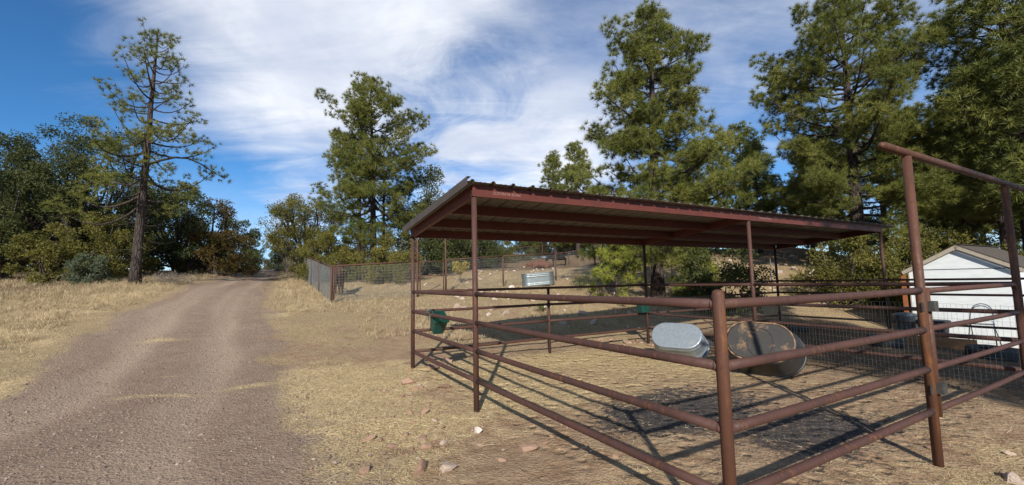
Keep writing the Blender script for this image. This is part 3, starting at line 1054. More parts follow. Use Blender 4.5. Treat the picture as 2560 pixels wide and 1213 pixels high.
def build_tanks():
    # galvanised tank tipped towards us, floor showing
    mb = oval_tank(.98, .56, 1.04, .62, .52, ribs=((.10, .02, .012), (.38, .025, .016), (.44, .02, .010)), rim=.018)
    c = (3.27, 8.78, .42)
    orient(mb, (-.50, -.74, .62), (.9, -.10, -.30), c)
    settle(mb)
    V = np.concatenate(mb.v)
    loc = (V[:, 0].mean(), V[:, 1].mean(), V[:, 2].min())
    solo('stock_tank', mb, M_TANK, loc, 'oval galvanised stock tank tipped on its rim showing its dusty bottom', 'tank')
    # muddy black tub
    mb = oval_tank(1.04, .68, 1.20, .84, .56, ribs=((.06, .03, .006), (.50, .05, .012)), rim=.022)
    c = (4.06, 7.22, .40)
    _, M = orient(mb, (-.58, -.78, .44), (.92, -.25, -.20), c)
    dz = settle(mb)
    M = Matrix.Translation((0, 0, dz)) @ M
    V = np.concatenate(mb.v)
    loc = (V[:, 0].mean(), V[:, 1].mean(), V[:, 2].min())
    tb = thing('stock_tub', loc, 'large oval black rubber tub tipped over, its muddy bottom towards us', 'tub')
    part('shell', mb, M_TUBWALL, tb)
    # floor plate with the moulded ring
    o = stadium(1.01, .65)
    pl = MB()
    pl.rings([np.c_[o * .99, np.full(len(o), -.004)], np.c_[o * .985, np.full(len(o), -.010)], np.c_[o * .93, np.full(len(o), -.012)]], cap1=True)
    pl.f[-1] = pl.f[-1][:, ::-1]
    pl.xform(M)
    part('floor', pl, M_TUB, tb)
    mr = MB()
    oo = stadium(1.00, .64)
    mr.tube([(x_, y_, -.008 - .004 * math.sin(9 * x_ + 5 * y_)) for x_, y_ in np.r_[oo, oo[:1]]], [.011 + .007 * math.sin(k_ * 1.7) for k_ in range(len(oo) + 1)], 6, False)
    mr.xform(M)
    part('mud_rim', mr, M_MUD, tb)
    rg = MB()
    pts = [(.02 + .19 * math.cos(q), .02 + .24 * math.sin(q), -.013) for q in np.linspace(0, 2 * math.pi, 33)]
    rg.tube(pts, .010, 6, False)
    rg.xform(M)
    part('moulded_ring', rg, M_TUB, tb)
    # water trough at the paddock fence
    mb = oval_tank(1.50, .60, 1.50, .60, .60, ribs=((.07, .025, .018), (.13, .02, .014), (.45, .02, .014), (.53, .022, .018)), rim=.02)
    ang = math.atan2(FB[1], FB[0])
    p = np.array([1.20, 20.02])
    z = g1(*p) - .02
    mb.xform(Matrix.Translation((p[0], p[1], z)) @ Matrix.Rotation(R(6), 4, 'Z') @ Matrix.Rotation(R(-4.0), 4, 'Y'))
    tr = thing('water_trough', (p[0], p[1], z), 'shiny galvanised oval water trough standing at the paddock fence', 'trough')
    part('shell', mb, M_GALV, tr)
    wb = MB()
    o = stadium(1.44, .54)
    wb.rings([np.c_[o, np.full(len(o), .46)], np.c_[o * .96, np.full(len(o), .462)]], cap1=True)
    wb.xform(Matrix.Translation((p[0], p[1], z)) @ Matrix.Rotation(R(6), 4, 'Z') @ Matrix.Rotation(R(-4.0), 4, 'Y'))
    part('water', wb, M_WATER, tr)


M_MUD = mat_simple('dried_mud', (.26, .155, .085), (.18, .10, .055), 18, .95, 0, .4, .006)
M_WATER = mat_simple('water', (.02, .03, .03), (.03, .04, .04), 3, .06, 0, .05, .002)
build_tanks()


def feeder(name, c, ax, out, tilt, label, size=1.0):
    """square hook-over feed bucket; c = hanging point on the rail, ax = rail direction, out = into the pen"""
    b = thing(name, c, label, 'bucket')
    ax, out, up = Vector(ax), Vector(out), Vector((0, 0, 1))
    M0 = Matrix(((ax[0], out[0], 0, c[0]), (ax[1], out[1], 0, c[1]), (ax[2], out[2], 1, c[2]), (0, 0, 0, 1))) @ Matrix.Rotation(R(tilt), 4, 'Y')
    def sq(w, d, z, r=.03):
        pts = []
        for cx, cy, a0 in ((1, 1, 0), (-1, 1, 90), (-1, -1, 180), (1, -1, 270)):
            for k in range(4):
                q = R(a0 + 30 * k)
                pts.append((cx * (w / 2 - r) + r * math.cos(q), cy * (d / 2 - r) + r * math.sin(q), z))
        return np.array(pts) * size
    w, d = .30, .24
    rings = [sq(w * .72, d * .72, -.31), sq(w * .76, d * .76, -.305), sq(w, d, -.05), sq(w + .03, d + .03, -.05), sq(w + .03, d + .03, -.025), sq(w - .012, d - .012, -.025), sq(w * .74, d * .74, -.295)]
    mb = MB().rings(rings, cap0=True, cap1=True, smooth=False)
    off = Matrix.Translation((0, .16 * size, -.02))
    mb.xform(M0 @ off)
    part('pail', mb, M_GREEN, b)
    for s in (-.075, .075):
        for e in (-.011, .011):
            h = MB()
            pts = [(s + e, .05, -.07), (s + e, .05, .01), (s + e, .03, .045), (s + e, -.0, .055), (s + e, -.035, .04), (s + e, -.05, .0), (s + e, -.052, -.06)]
            h.tube(np.array(pts) * size, .0038, 6, True)
            h.xform(M0)
            part('hook', h, M_GREENWIRE, b)
    for z, y in ((-.06, -.052), (.01, .05)):
        h = MB().tube(np.array([(-.09, y, z), (.09, y, z)]) * size, .0038, 6, True)
        h.xform(M0)
        part('crossbar', h, M_GREENWIRE, b)
    return b


M_GREENWIRE = mat_simple('green_coated_wire', (.10, .17, .14), (.07, .13, .10), 20, .5)
feeder('feed_bucket', tuple(ab(A2 - 1.02, 0, RAILS[1] + .004)), tuple(-A3), tuple(U3), 30, 'green square feed bucket hooked askew over the pipe rail between the two left shelter posts')
feeder('feed_bucket', tuple(ab(A2, B6 - .30, RAILS[1] + .004)), tuple(U3), tuple(-A3), -3, 'dark green feed bucket in shade on the back rail beside the middle shelter post', .95)


def tyre_mesh():
    mb = MB()
    prof = [(.19, -.055), (.20, -.075), (.24, -.098), (.29, -.104), (.325, -.095), (.338, -.07), (.342, 0), (.338, .07), (.325, .095), (.29, .104), (.24, .098), (.20, .075), (.19, .055), (.215, .06), (.30, .07), (.315, 0), (.30, -.07), (.215, -.06)]
    n = 40
    rings = []
    for r, z in prof + prof[:1]:
        rings.append(np.array([((r - (.006 if (k % 2 and r > .32) else 0)) * math.cos(2 * math.pi * k / n), (r - (.006 if (k % 2 and r > .32) else 0)) * math.sin(2 * math.pi * k / n), z) for k in range(n)]))
    mb.rings(rings)
    return mb


def build_tyres():
    spots = [((7.95, 12.25), .95, 'worn black tyre lying flat on the ground beside the tipped black tub'), ((8.55, 10.05), 1.0, 'black tyre half hidden behind the mesh left of the tall gateway post'),
             ((9.55, 8.75), 1.08, 'black tyre lying flat in front of the white shed near the gate'), ((4.95, 10.95), .95, 'black tyre behind the mesh between the two tipped tanks')]
    for (x, y), s, lab in spots:
        mb = tyre_mesh()
        z = g1(x, y) + .10 * s
        mb.xform(Matrix.Translation((x, y, z)) @ Matrix.Rotation(R(3), 4, 'X') @ Matrix.Scale(s, 4))
        solo('tyre', mb, M_TYRE, (x, y, z - .1 * s), lab, 'tyre')


build_tyres()


# ---------------------------------------------------------------- shed and what stands by it
def build_shed():
    r0 = np.array([13.80, 11.70, 0])
    W, D = 2.32, 3.4
    zg, ze, za = -.62, 1.78, 2.44
    P = lambda a, b, z: r0 + A3 * a + U3 * b + np.array([0, 0, z])
    zgr = min(g1(*P(a, b, 0)[:2]) for a in (0, W) for b in (0, D))
    s = thing('garden_shed', tuple(P(W / 2, D / 2, zgr)), 'small white gabled shed with brown shingle roof at the right edge', 'shed')
    zb = zgr - .05
    Z = np.array([0, 0, 1.])
    t = .05
    def panel(pts, name='wall'):
        mb = MB()
        n = len(pts)
        V = [P(a, 0, z) for a, z in pts] + [P(a, t, z) for a, z in pts]
        k = np.arange(n)
        mb.add(V, [k[None], (k[::-1] + n)[None], np.stack([k, k + n, (k + 1) % n + n, (k + 1) % n], -1)], False)
        part(name, mb, M_SHED, s)
    gap = .012
    panel([(0, zb), (W, zb), (W, ze - gap), (0, ze - gap)])
    panel([(0, ze + gap), (W, ze + gap), (W / 2, za)], 'gable')
    part('wall', MB().box(P(W / 2, .03 + .02, (ze + zb) / 2 + .3), (W - .1, .03, 1.9), A3, U3), M_DARKBIN, s)
    for a in (t / 2, W - t / 2):
        part('wall', MB().box(P(a, (D + t) / 2, (ze + zb) / 2), (t, D - t - .004, ze - zb), A3, U3), M_SHED, s)
    part('wall', MB().box(P(W / 2, D + .027, (ze + zb) / 2), (W, .05, ze - zb), A3, U3), M_SHED, s)
    # roof slopes built up of shingle courses
    ov, ob = .14, .10
    for sg in (-1, 1):
        e = W / 2 + ov
        sl = np.array([0, 0, 0.]) + A3 * sg * e + np.array([0, 0, -(za - ze) * e / (W / 2)])
        ln = np.linalg.norm(sl)
        sl /= ln
        nrm = np.cross(sl, U3)
        if nrm[2] < 0:
            nrm = -nrm
        ap = P(W / 2, 0, za + .03)
        c0 = ap + sl * ln / 2 + U3 * (D / 2) + nrm * .012
        part('roof_deck', MB().box(c0, (ln, D + 2 * ob, .022), sl, U3, nrm), M_FASCIA, s)
        nc = 10
        for k in range(nc):
            d = (k + .55) * ln / nc
            tilt = sl + nrm * .03
            tilt /= np.linalg.norm(tilt)
            nn = np.cross(tilt, U3)
            nn = nn if nn[2] > 0 else -nn
            part('shingle_course', MB().box(ap + sl * d + U3 * (D / 2) + nrm * (.034), (ln / nc * 1.12, D + 2 * ob + .03, .008), tilt, U3, nn), M_SHINGLE, s)
        for b in (-ob - .012, D + ob + .012):
            part('fascia', MB().box(ap + sl * ln / 2 + U3 * b - nrm * .045, (ln + .02, .022, .085), sl, U3, nrm), M_FASCIA, s)
    part('ridge_cap', MB().box(P(W / 2, D / 2, za + .078), (.16, D + 2 * ob + .04, .012), A3, U3), M_SHINGLE, s)
    for a in (-.006, W + .006):
        part('corner_trim', MB().box(P(a, .02, (ze + zb) / 2 - .02), (.03, .08, ze - zb - .06), A3, U3), M_FASCIA if a > 0 else M_SHED, s)
    # orange board standing at the left corner
    p = P(W + .14, -.05, 0)
    z0 = g1(p[0], p[1])
    solo('upright_board', MB().box((p[0], p[1], z0 + 1.0), (.11, .035, 2.06), A3, U3), M_ORANGE, (p[0], p[1], z0), 'orange board standing upright at the left corner of the white shed', 'board')


build_shed()


def build_clutter():
    # galvanised dustbin
    x, y = 11.25, 12.45
    z = g1(x, y)
    t = thing('trash_can', (x, y, z), 'galvanised trash can beside the white shed', 'trash can')
    n = 36
    def ring(r, zz, ridge=0):
        return np.array([(x + (r + (ridge if k % 3 == 0 else 0)) * math.cos(2 * math.pi * k / n), y + (r + (ridge if k % 3 == 0 else 0)) * math.sin(2 * math.pi * k / n), z + zz) for k in range(n)])
    rg = [ring(.21, 0), ring(.215, .03), ring(.225, .05, -.008), ring(.255, .58, -.008), ring(.262, .60), ring(.268, .64), ring(.255, .65), ring(.245, .60), ring(.20, .02)]
    part('body', MB().rings(rg, cap0=True, cap1=True), M_GALV, t)
    part('lid', MB().rings([ring(.275, .63), ring(.278, .665), ring(.26, .69), ring(.12, .725), ring(.02, .73)], cap1=True, cap0=True), M_GALV, t)
    for sg in (-1, 1):
        pts = [(x + sg * .245, y - .06, z + .46), (x + sg * .30, y - .05, z + .45), (x + sg * .30, y + .05, z + .45), (x + sg * .245, y + .06, z + .46)]
        part('handle', MB().tube(pts, .007, 6), M_GALV, t)
    # dark tote
    x, y = 11.35, 11.75
    z = g1(x, y)
    t = thing('storage_bin', (x, y, z), 'dark plastic storage bin between the trash can and the gateway post', 'bin')
    def sq(w, d, zz, r=.05):
        pts = []
        for cx, cy, a0 in ((1, 1, 0), (-1, 1, 90), (-1, -1, 180), (1, -1, 270)):
            for k in range(4):
                q = R(a0 + 30 * k)
                u, v = cx * (w / 2 - r) + r * math.cos(q), cy * (d / 2 - r) + r * math.sin(q)
                p = np.array([x, y, z + zz]) + A3 * u + U3 * v
                pts.append(p)
        return np.array(pts)
    part('body', MB().rings([sq(.46, .36, 0), sq(.56, .44, .50), sq(.60, .48, .50), sq(.60, .48, .54)], cap0=True, cap1=True, smooth=False), M_DARKBIN, t)
    part('lid', MB().rings([sq(.62, .50, .545), sq(.62, .50, .58), sq(.54, .42, .60)], cap0=True, cap1=True, smooth=False), M_DARKBIN, t)
    # folding step stool
    c = np.array([11.75, 10.90])
    z = g1(*c)
    t = thing('step_stool', (c[0], c[1], z), 'silver tubular folding step stool standing against the white shed', 'step stool')
    w = .20
    for lean, hh, nm in ((.10, 1.10, 'hoop'), (.02, 1.05, 'hoop')):
        pts = []
        for s in (-1, 1):
            seg = [A3 * (s * w * 1.25) + U3 * (-.12 - lean) + np.array([0, 0, .02]), A3 * (s * w) + U3 * (-.02) + np.array([0, 0, hh * .72])]
            arc = [A3 * (s * w * math.cos(q)) + U3 * (.02 + .05 * math.sin(q)) + np.array([0, 0, hh * .78 + hh * .22 * math.sin(q)]) for q in np.linspace(.1, math.pi / 2, 6)]
            pts.append(seg + arc)
        path = pts[0] + pts[1][::-1][1:]
        path = [np.array([c[0], c[1], z]) + p + U3 * (lean * .6) for p in path]
        part(nm, MB().tube(path, .011, 8), M_STEEL, t)
    for s in (-1, 1):
        p0 = np.array([c[0], c[1], z]) + A3 * (s * w * 1.2) + U3 * .28 + np.array([0, 0, .02])
        p1 = np.array([c[0], c[1], z]) + A3 * (s * w) + U3 * .0 + np.array([0, 0, .62])
        part('leg', MB().tube([p0, p1], .011, 8), M_STEEL, t)
    for zz, d in ((.60, .02), (.32, -.12)):
        part('step', MB().box(np.array([c[0], c[1], z + zz]) + U3 * d, (.40, .24, .022), A3, U3), M_STEEL, t)
    # low boards on the ground
    for (x, y, ln, hh, an, lab) in ((9.75, 9.95, 1.15, .24, 0, 'orange-brown plank lying on edge behind the gateway post'), (11.3, 10.0, .9, .14, .5, 'pale board lying on the ground before the shed wall')):
        z = g1(x, y)
        X = A3 * math.cos(an) + U3 * math.sin(an)
        Y = np.cross([0, 0, 1.], X)
        solo('plank', MB().box((x, y, z + hh / 2 - .02), (ln, .045, hh), X, Y), M_PLANK, (x, y, z), lab, 'plank')


build_clutter()


# ---------------------------------------------------------------- trees
def unit(rng, n):
    v = rng.normal(size=(n, 3))
    return v / np.linalg.norm(v, axis=1)[:, None]


def nrm(v):
    return v / (np.linalg.norm(v, axis=-1, keepdims=True) + 1e-9)


def needles(rng, mb, P, D, n, L, w, tone, fwd=.75):
    m = len(P)
    d = nrm(D[:, None] * fwd + unit(rng, m * n).reshape(m, n, 3))
    side = nrm(np.cross(d, unit(rng, m * n).reshape(m, n, 3)))
    ln = L * rng.uniform(.65, 1.1, (m, n, 1))
    p = P[:, None] + d * (.02 * L)
    V = np.stack([p - side * w, p + side * w, p + d * ln], 2).reshape(-1, 3)
    F = np.arange(len(V)).reshape(-1, 3)
    tn = np.repeat(np.clip(tone[:, None] + rng.normal(0, .12, (m, n)), 0, 1).ravel(), 3)
    mb.add(V, [F], False, tn)


def pine_meshes(seed, H, crown0, R0, tr, nb, prof, tuft_n=22, nl=.23, nw=.0085, lean=(0, 0), dead=0, sub=4.2, droop=.15, f0=.40, mats=None, bushy=1.0, updir=.5, clump=.34, ct=9):
    rng = np.random.default_rng(seed)
    trunk, limbs, crown = MB(), MB(), MB()
    ts = np.linspace(0, 1, 14)
    wob = np.cumsum(rng.normal(0, .012 * H / 10, (14, 2)), 0)
    wob -= wob[0]
    path = np.c_[lean[0] * ts + wob[:, 0] * ts, lean[1] * ts + wob[:, 1] * ts, H * ts]
    path[0, 2] = -.15
    rad = tr * (1 - ts) ** .75 + .012
    rad[0] *= 1.3
    trunk.tube(path, rad, 12, True)
    TP = lambda t: np.array([np.interp(t, ts, path[:, i]) for i in range(3)])
    TR = lambda t: float(np.interp(t, ts, rad))
    tips, dirs, tone = [], [], []
    az = rng.uniform(0, 6.28)
    for i in range(nb + dead):
        isdead = i >= nb
        if isdead:
            t = rng.uniform(crown0 * .35, crown0 * 1.15)
        else:
            t = crown0 + (0.985 - crown0) * ((i + rng.uniform(0, 1)) / nb) ** .92
        az += 2.399 + rng.normal(0, .6)
        u = (t - crown0) / (1 - crown0)
        L = R0 * float(np.interp(u, prof[0], prof[1])) * rng.uniform(.55, 1.15)
        if isdead:
            L = R0 * rng.uniform(.25, .6)
        o = TP(t)
        hd = np.array([math.cos(az), math.sin(az), 0])
        e0 = -.22 * (1 - u) + updir * u * 1.25 + rng.normal(0, .20)
        if isdead:
            e0 = rng.uniform(-.4, .1)
        rise = L * (math.tan(e0) * .8 + .25)
        if rise > .62 * (H - o[2]) + .12 and not isdead:
            L *= (.62 * (H - o[2]) + .12) / rise
        k = 7
        q = np.linspace(0, 1, k)
        curl = rng.normal(0, .45)
        wv = rng.normal(0, .10) * L
        sd = np.array([-hd[1], hd[0], 0])
        pts = o + np.outer(q * L, hd) + np.outer(L * (q * math.tan(e0) * .8 - droop * q * (1 - q) * 2 + .22 * q ** 2.5), [0, 0, 1]) + np.outer(curl * L * .3 * q ** 2, sd) + np.outer(wv * np.sin(q * 3.4), [0, 0, 1])
        br = min(TR(t) * .55, .012 + .016 * L) * (1 - q * .85) + .003
        if isdead:
            br *= .55
        limbs.tube(pts, br, 5, False)
        if isdead:
            for _ in range(3):
                a = pts[rng.integers(2, k)]
                limbs.tube([a, a + (hd * rng.uniform(.1, .5) + sd * rng.normal(0, .4) + [0, 0, rng.normal(0, .2)]) * L * .4], [.006, .003], 3, False)
            continue
        tb = rng.uniform(.05, .95)
        nc = max(2, int(round(L * sub * .5 + rng.uniform(0, 1))))
        for s in range(nc):
            f = min(1.0, f0 + (1.08 - f0) * (s + rng.uniform(.2, 1)) / nc)
            j = min(k - 2, int(f * (k - 1)))
            w = f * (k - 1) - j
            a = pts[j] * (1 - w) + pts[j + 1] * w
            fwd = nrm(pts[j + 1] - pts[j])
            off = L * .30 * (1.2 - f) * rng.uniform(.3, 1.2) * (1 if s % 2 else -1) if s < nc - 1 else 0
            c = a + sd * off + fwd * abs(off) * .6 + np.array([0, 0, rng.uniform(-.02, .22)])
            limbs.tube([a, (a + c) / 2 - [0, 0, .02], c], [.011, .008, .004], 3, False)
            rc = clump * rng.uniform(.65, 1.25) * (.75 + .5 * min(1, L / 2))
            m_ = max(4, int(ct * (rc / clump) ** 1.6))
            dv = unit(rng, m_)
            tp = c + dv * (rc * rng.uniform(.35, 1.0, m_) ** .6)[:, None] * np.array([1, 1, .62])
            if rng.uniform() < .35:
                limbs.tube([c, tp[0]], [.005, .003], 3, False)
            tips += list(tp)
            dirs += list(nrm(dv * .8 + fwd * .35 + np.array([0, 0, .55])))
            tone += [tb + rng.normal(0, .12)] * m_
    for t in np.linspace(.955, 1.0, 7):
        tips.append(TP(t))
        dirs.append(np.array([0, 0, 1.]))
        tone.append(.5)
    tips, dirs, tone = np.array(tips), np.array(dirs), np.array(tone)
    tone = np.clip(tone * .7 + rng.uniform(0, .3, len(tone)), 0, 1)
    needles(rng, crown, tips, dirs, tuft_n, nl, nw, tone)
    k = H / (tips[:, 2].max() + nl * .6)
    for m_ in (trunk, limbs, crown):
        m_.v = [v * k for v in m_.v]
    mats = mats or (M_BARK, M_PINE)
    return trunk.mesh('trunk', mats[0]), limbs.mesh('branches', mats[0]), crown.mesh('crown', mats[1])


def bush_meshes(seed, H, R0, mats, nl=46, ns=110, leaf=.10, lw=.026, shape='round', base=.12, stems=5, lobe=.34, flat=.8, leaves=3, gap=.0):
    rng = np.random.default_rng(seed)
    trunk, crown = MB(), MB()
    C, RA = [], []
    tries = 0
    while len(C) < nl and tries < 5000:
        tries += 1
        u = rng.uniform(-1, 1, 3)
        if np.hypot(u[0], u[1]) > 1:
            continue
        h = (u[2] + 1) / 2
        if shape == 'round':
            lim = math.sqrt(max(0, 1 - (abs(h - .5) * 2) ** 2.4)) * (.8 + .35 * h)
        elif shape == 'cone':
            lim = (1 - h) ** .75 * 1.05 + .06
        elif shape == 'dome':
            lim = math.sqrt(max(0, 1 - h ** 2.2))
        else:
            lim = 1.0 if .3 < h else .6
        lim = min(1.05, lim)
        r = np.hypot(u[0], u[1])
        if r > lim or (r < lim * .45 and rng.uniform() < .6):
            continue
        p = np.array([u[0] * R0, u[1] * R0, H * (base + (1 - base) * h)])
        rr = R0 * lobe * rng.uniform(.6, 1.15) * (.65 + .35 * lim)
        p[2] = min(p[2], H - rr * .75)
        if p[2] < rr * .5:
            p[2] = rr * .5
        C.append(p)
        RA.append(rr)
    C, RA = np.array(C), np.array(RA)
    n = len(C)
    tl = rng.uniform(0, 1, n)
    idx = np.repeat(np.arange(n), ns)
    d = unit(rng, len(idx))
    rad = rng.uniform(.35, 1.0, len(idx)) ** .5 * rng.uniform(.8, 1.12, len(idx))
    P = C[idx] + d * (RA[idx] * rad)[:, None] * np.array([1, 1, flat])
    P += rng.normal(0, .03 * R0, P.shape)
    keep = P[:, 2] > .02
    P, d, idx = P[keep], d[keep], idx[keep]
    D = nrm(d + np.array([0, 0, .55]) + rng.normal(0, .35, P.shape))
    needles(rng, crown, P, D, leaves, leaf, lw, np.clip(tl[idx] * .75 + rng.uniform(0, .25, len(idx)), 0, 1), 1.1)
    tr = .028 * H + .02
    for s in range(stems):
        tgt = C[rng.integers(0, n)]
        a = rng.uniform(0, 6.28)
        b0 = np.array([math.cos(a) * .1 * R0 * .5, math.sin(a) * .1 * R0 * .5, -.1])
        m1 = b0 + (tgt - b0) * .45 + rng.normal(0, .08 * R0, 3) - [0, 0, .1 * H * 0]
        r_ = tr * rng.uniform(.5, 1.0)
        trunk.tube([b0, b0 * .4 + m1 * .6, m1, tgt], [r_, r_ * .8, r_ * .6, r_ * .15], 7, False)
    for i in range(0, n, 2):
        j = int(np.argmin(np.linalg.norm(C - C[i] * [.5, .5, .6], axis=1)))
        trunk.tube([C[j] * [.6, .6, .75], (C[i] + C[j]) / 2 - [0, 0, .05 * H], C[i] + unit(rng, 1)[0] * RA[i] * .5], [tr * .3, tr * .2, .006], 4, False)
    return trunk.mesh('trunk', mats[0]), None, crown.mesh('crown', mats[1])


def plant(name, meshes, x, y, label, cat, group=None, scale=1.0, rot=0.0, sz=None):
    o = bpy.data.objects.new(name, None)
    o.empty_display_size = .3
    o.location = (x, y, g1(x, y) - .02)
    o.rotation_euler = (0, 0, rot)
    o.scale = (scale, scale, sz or scale)
    col.objects.link(o)
    tag(o, label, cat, group)
    for nm, me in zip(('trunk', 'branches', 'crown'), meshes):
        if me is None:
            continue
        c = bpy.data.objects.new(nm, me)
        col.objects.link(c)
        c.parent = o
    return o


PR_TALL = ([0, .12, .35, .6, .8, 1], [.62, .9, 1.0, .78, .52, .14])
PR_CONE = ([0, .15, .4, .7, .9, 1], [.75, 1.0, .92, .62, .36, .12])
PR_WIDE = ([0, .2, .5, .75, .9, 1], [.8, 1.02, .95, .66, .36, .1])
PR_BROAD = ([0, .25, .6, .85, .95, 1], [.8, 1.05, 1.0, .72, .4, .15])
PR_T3 = ([0, .2, .4, .65, .85, 1], [1.0, 1.06, .92, .68, .40, .1])
PR_T1 = ([0, .18, .40, .52, .75, .9, 1], [1.10, 1.18, 1.08, .72, .60, .32, .1])


def build_pines():
    P = pine_meshes
    plant('ponderosa_pine', P(14, 10.9, .30, 2.25, .18, 60, PR_T1, 28, .20, .0074, lean=(.35, 0), dead=24, sub=3.6, droop=.26, updir=.34, f0=.5, clump=.30, ct=6), -14.98, 17.0, 'tall open-crowned pine with a bare dark lower trunk left of the drive', 'tree')
    plant('ponderosa_pine', P(23, 12.9, .24, 3.7, .22, 84, PR_WIDE, 36, .26, .0090, lean=(-.3, 0), dead=10, sub=3.6, updir=.5, f0=.38, clump=.42, ct=11), -8.41, 26.0, 'full-crowned pine standing alone behind the mesh fence beside the drive', 'tree')
    thin = P(25, 9.6, .52, 1.9, .13, 28, PR_TALL, 22, .24, .011, dead=6, sub=3.6, clump=.36, ct=8)
    plant('ponderosa_pine', thin, -9.70, 27.0, 'slender pine trunk just left of the full pine behind the mesh fence', 'tree')
    plant('ponderosa_pine', thin, -8.50, 28.2, 'slender pine trunk just right of the full pine behind the mesh fence', 'tree', rot=2.2, scale=.95)
    plant('ponderosa_pine', P(33, 12.2, .16, 3.2, .25, 116, PR_T3, 42, .25, .0077, lean=(.25, 0), dead=6, sub=4.2, updir=.42, f0=.28, clump=.37, ct=10), 5.71, 17.0, 'big cone-shaped pine rising behind the middle of the shelter roof', 'tree')
    plant('ponderosa_pine', P(37, 14.0, .17, 3.4, .29, 108, PR_BROAD, 40, .26, .0080, lean=(.3, 0), dead=10, sub=3.8, updir=.6, f0=.32, clump=.39, ct=11), 15.42, 19.0, 'broad dense pine with upswept limbs behind the right end of the shelter', 'tree')
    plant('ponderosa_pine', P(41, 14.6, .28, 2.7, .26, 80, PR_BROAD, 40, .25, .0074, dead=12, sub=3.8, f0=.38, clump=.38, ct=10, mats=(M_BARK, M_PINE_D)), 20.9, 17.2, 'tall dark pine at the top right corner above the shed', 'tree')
    # smaller and farther pines, copies of a few crowns
    va = P(51, 8.5, .14, 1.7, .15, 60, PR_CONE, 24, .27, .015, sub=4.4, f0=.25, clump=.36, ct=9)
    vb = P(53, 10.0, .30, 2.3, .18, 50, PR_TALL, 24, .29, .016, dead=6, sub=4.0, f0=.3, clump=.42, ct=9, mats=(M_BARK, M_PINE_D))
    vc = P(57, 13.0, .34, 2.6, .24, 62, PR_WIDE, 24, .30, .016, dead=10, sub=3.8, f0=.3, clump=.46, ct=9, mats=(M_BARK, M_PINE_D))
    vy = P(59, 2.9, .06, 1.15, .06, 26, PR_WIDE, 26, .22, .010, mats=(M_BARK, M_PINE_Y), sub=5, f0=.3, clump=.24, ct=7)
    lst = [(va, 4.75, 47, 1.42, 'small pointed pine just left of the big cone-shaped pine, above the roof'), (va, 7.1, 46, 1.5, 'dense young pine touching the left side of the big cone-shaped pine'),
           (vb, 16.51, 30, .92, 'thin open pine seen between the two biggest pines over the roof'), (va, 15.4, 26.5, .86, 'bushy pine left of the broad dense pine above the roof'), (va, 16.9, 24.0, .84, 'short bushy pine under the left limbs of the broad dense pine'),
           (vc, 24.74, 26, .80, 'pine trunk and crown showing just right of the broad dense pine'), (vc, 25.6, 24, .85, 'tall pine with a straight trunk behind the overhead bar'),
           (vc, 23.6, 20.4, .95, 'pine with a sunlit brown trunk above the shed roof'), (vc, 19.4, 15.2, 1.05, 'dark pine cut off by the right edge of the picture'),
           (vb, 11.6, 26, .78, 'bushy pine against the right side of the big cone-shaped pine'), (va, 6.3, 49, .95, 'small pine low behind the high corner of the roof')]
    for i, (me, x, y, s, lab) in enumerate(lst):
        plant('pine_tree', me, x, y, lab, 'tree', scale=s, rot=i * 1.7)
    for i, (x, y, s) in enumerate([(28.1, 32, 1.05), (35.6, 36, .95), (36.5, 34, 1.0), (37, 32, 1.08), (25.4, 34, .8), (31, 30, .95), (30, 40, .9), (33, 27, .9), (28.5, 23.5, .9), (26.5, 20.5, .95), (42, 38, 1.0), (40, 30, 1.0)]):
        plant('pine_tree', (vc, vb)[i % 2], x, y, 'dark pine deep in the woods behind the white shed', 'tree', 'pines in the woods behind the shed', s, i * 2.1)
    plant('young_pine', vy, 3.9, 16.2, 'bright yellow-green young pine under the roof edge left of the middle post', 'tree', scale=1.0, rot=.5)
    plant('young_pine', vy, 6.75, 15.6, 'yellow-green young pine beside the trunk of the big cone-shaped pine', 'tree', scale=.86, rot=2.5)
    # a pine behind the photographer throws the shade over the second pen
    plant('pine_tree', vc, 7.7, -5.2, 'nearer pine standing behind the camera that shades the second pen', 'tree', scale=1.0, rot=1.0)
    plant('pine_tree', vc, 9.6, -9.5, 'farther pine standing behind the camera that shades the second pen', 'tree', scale=1.0, rot=3.0)


build_pines()


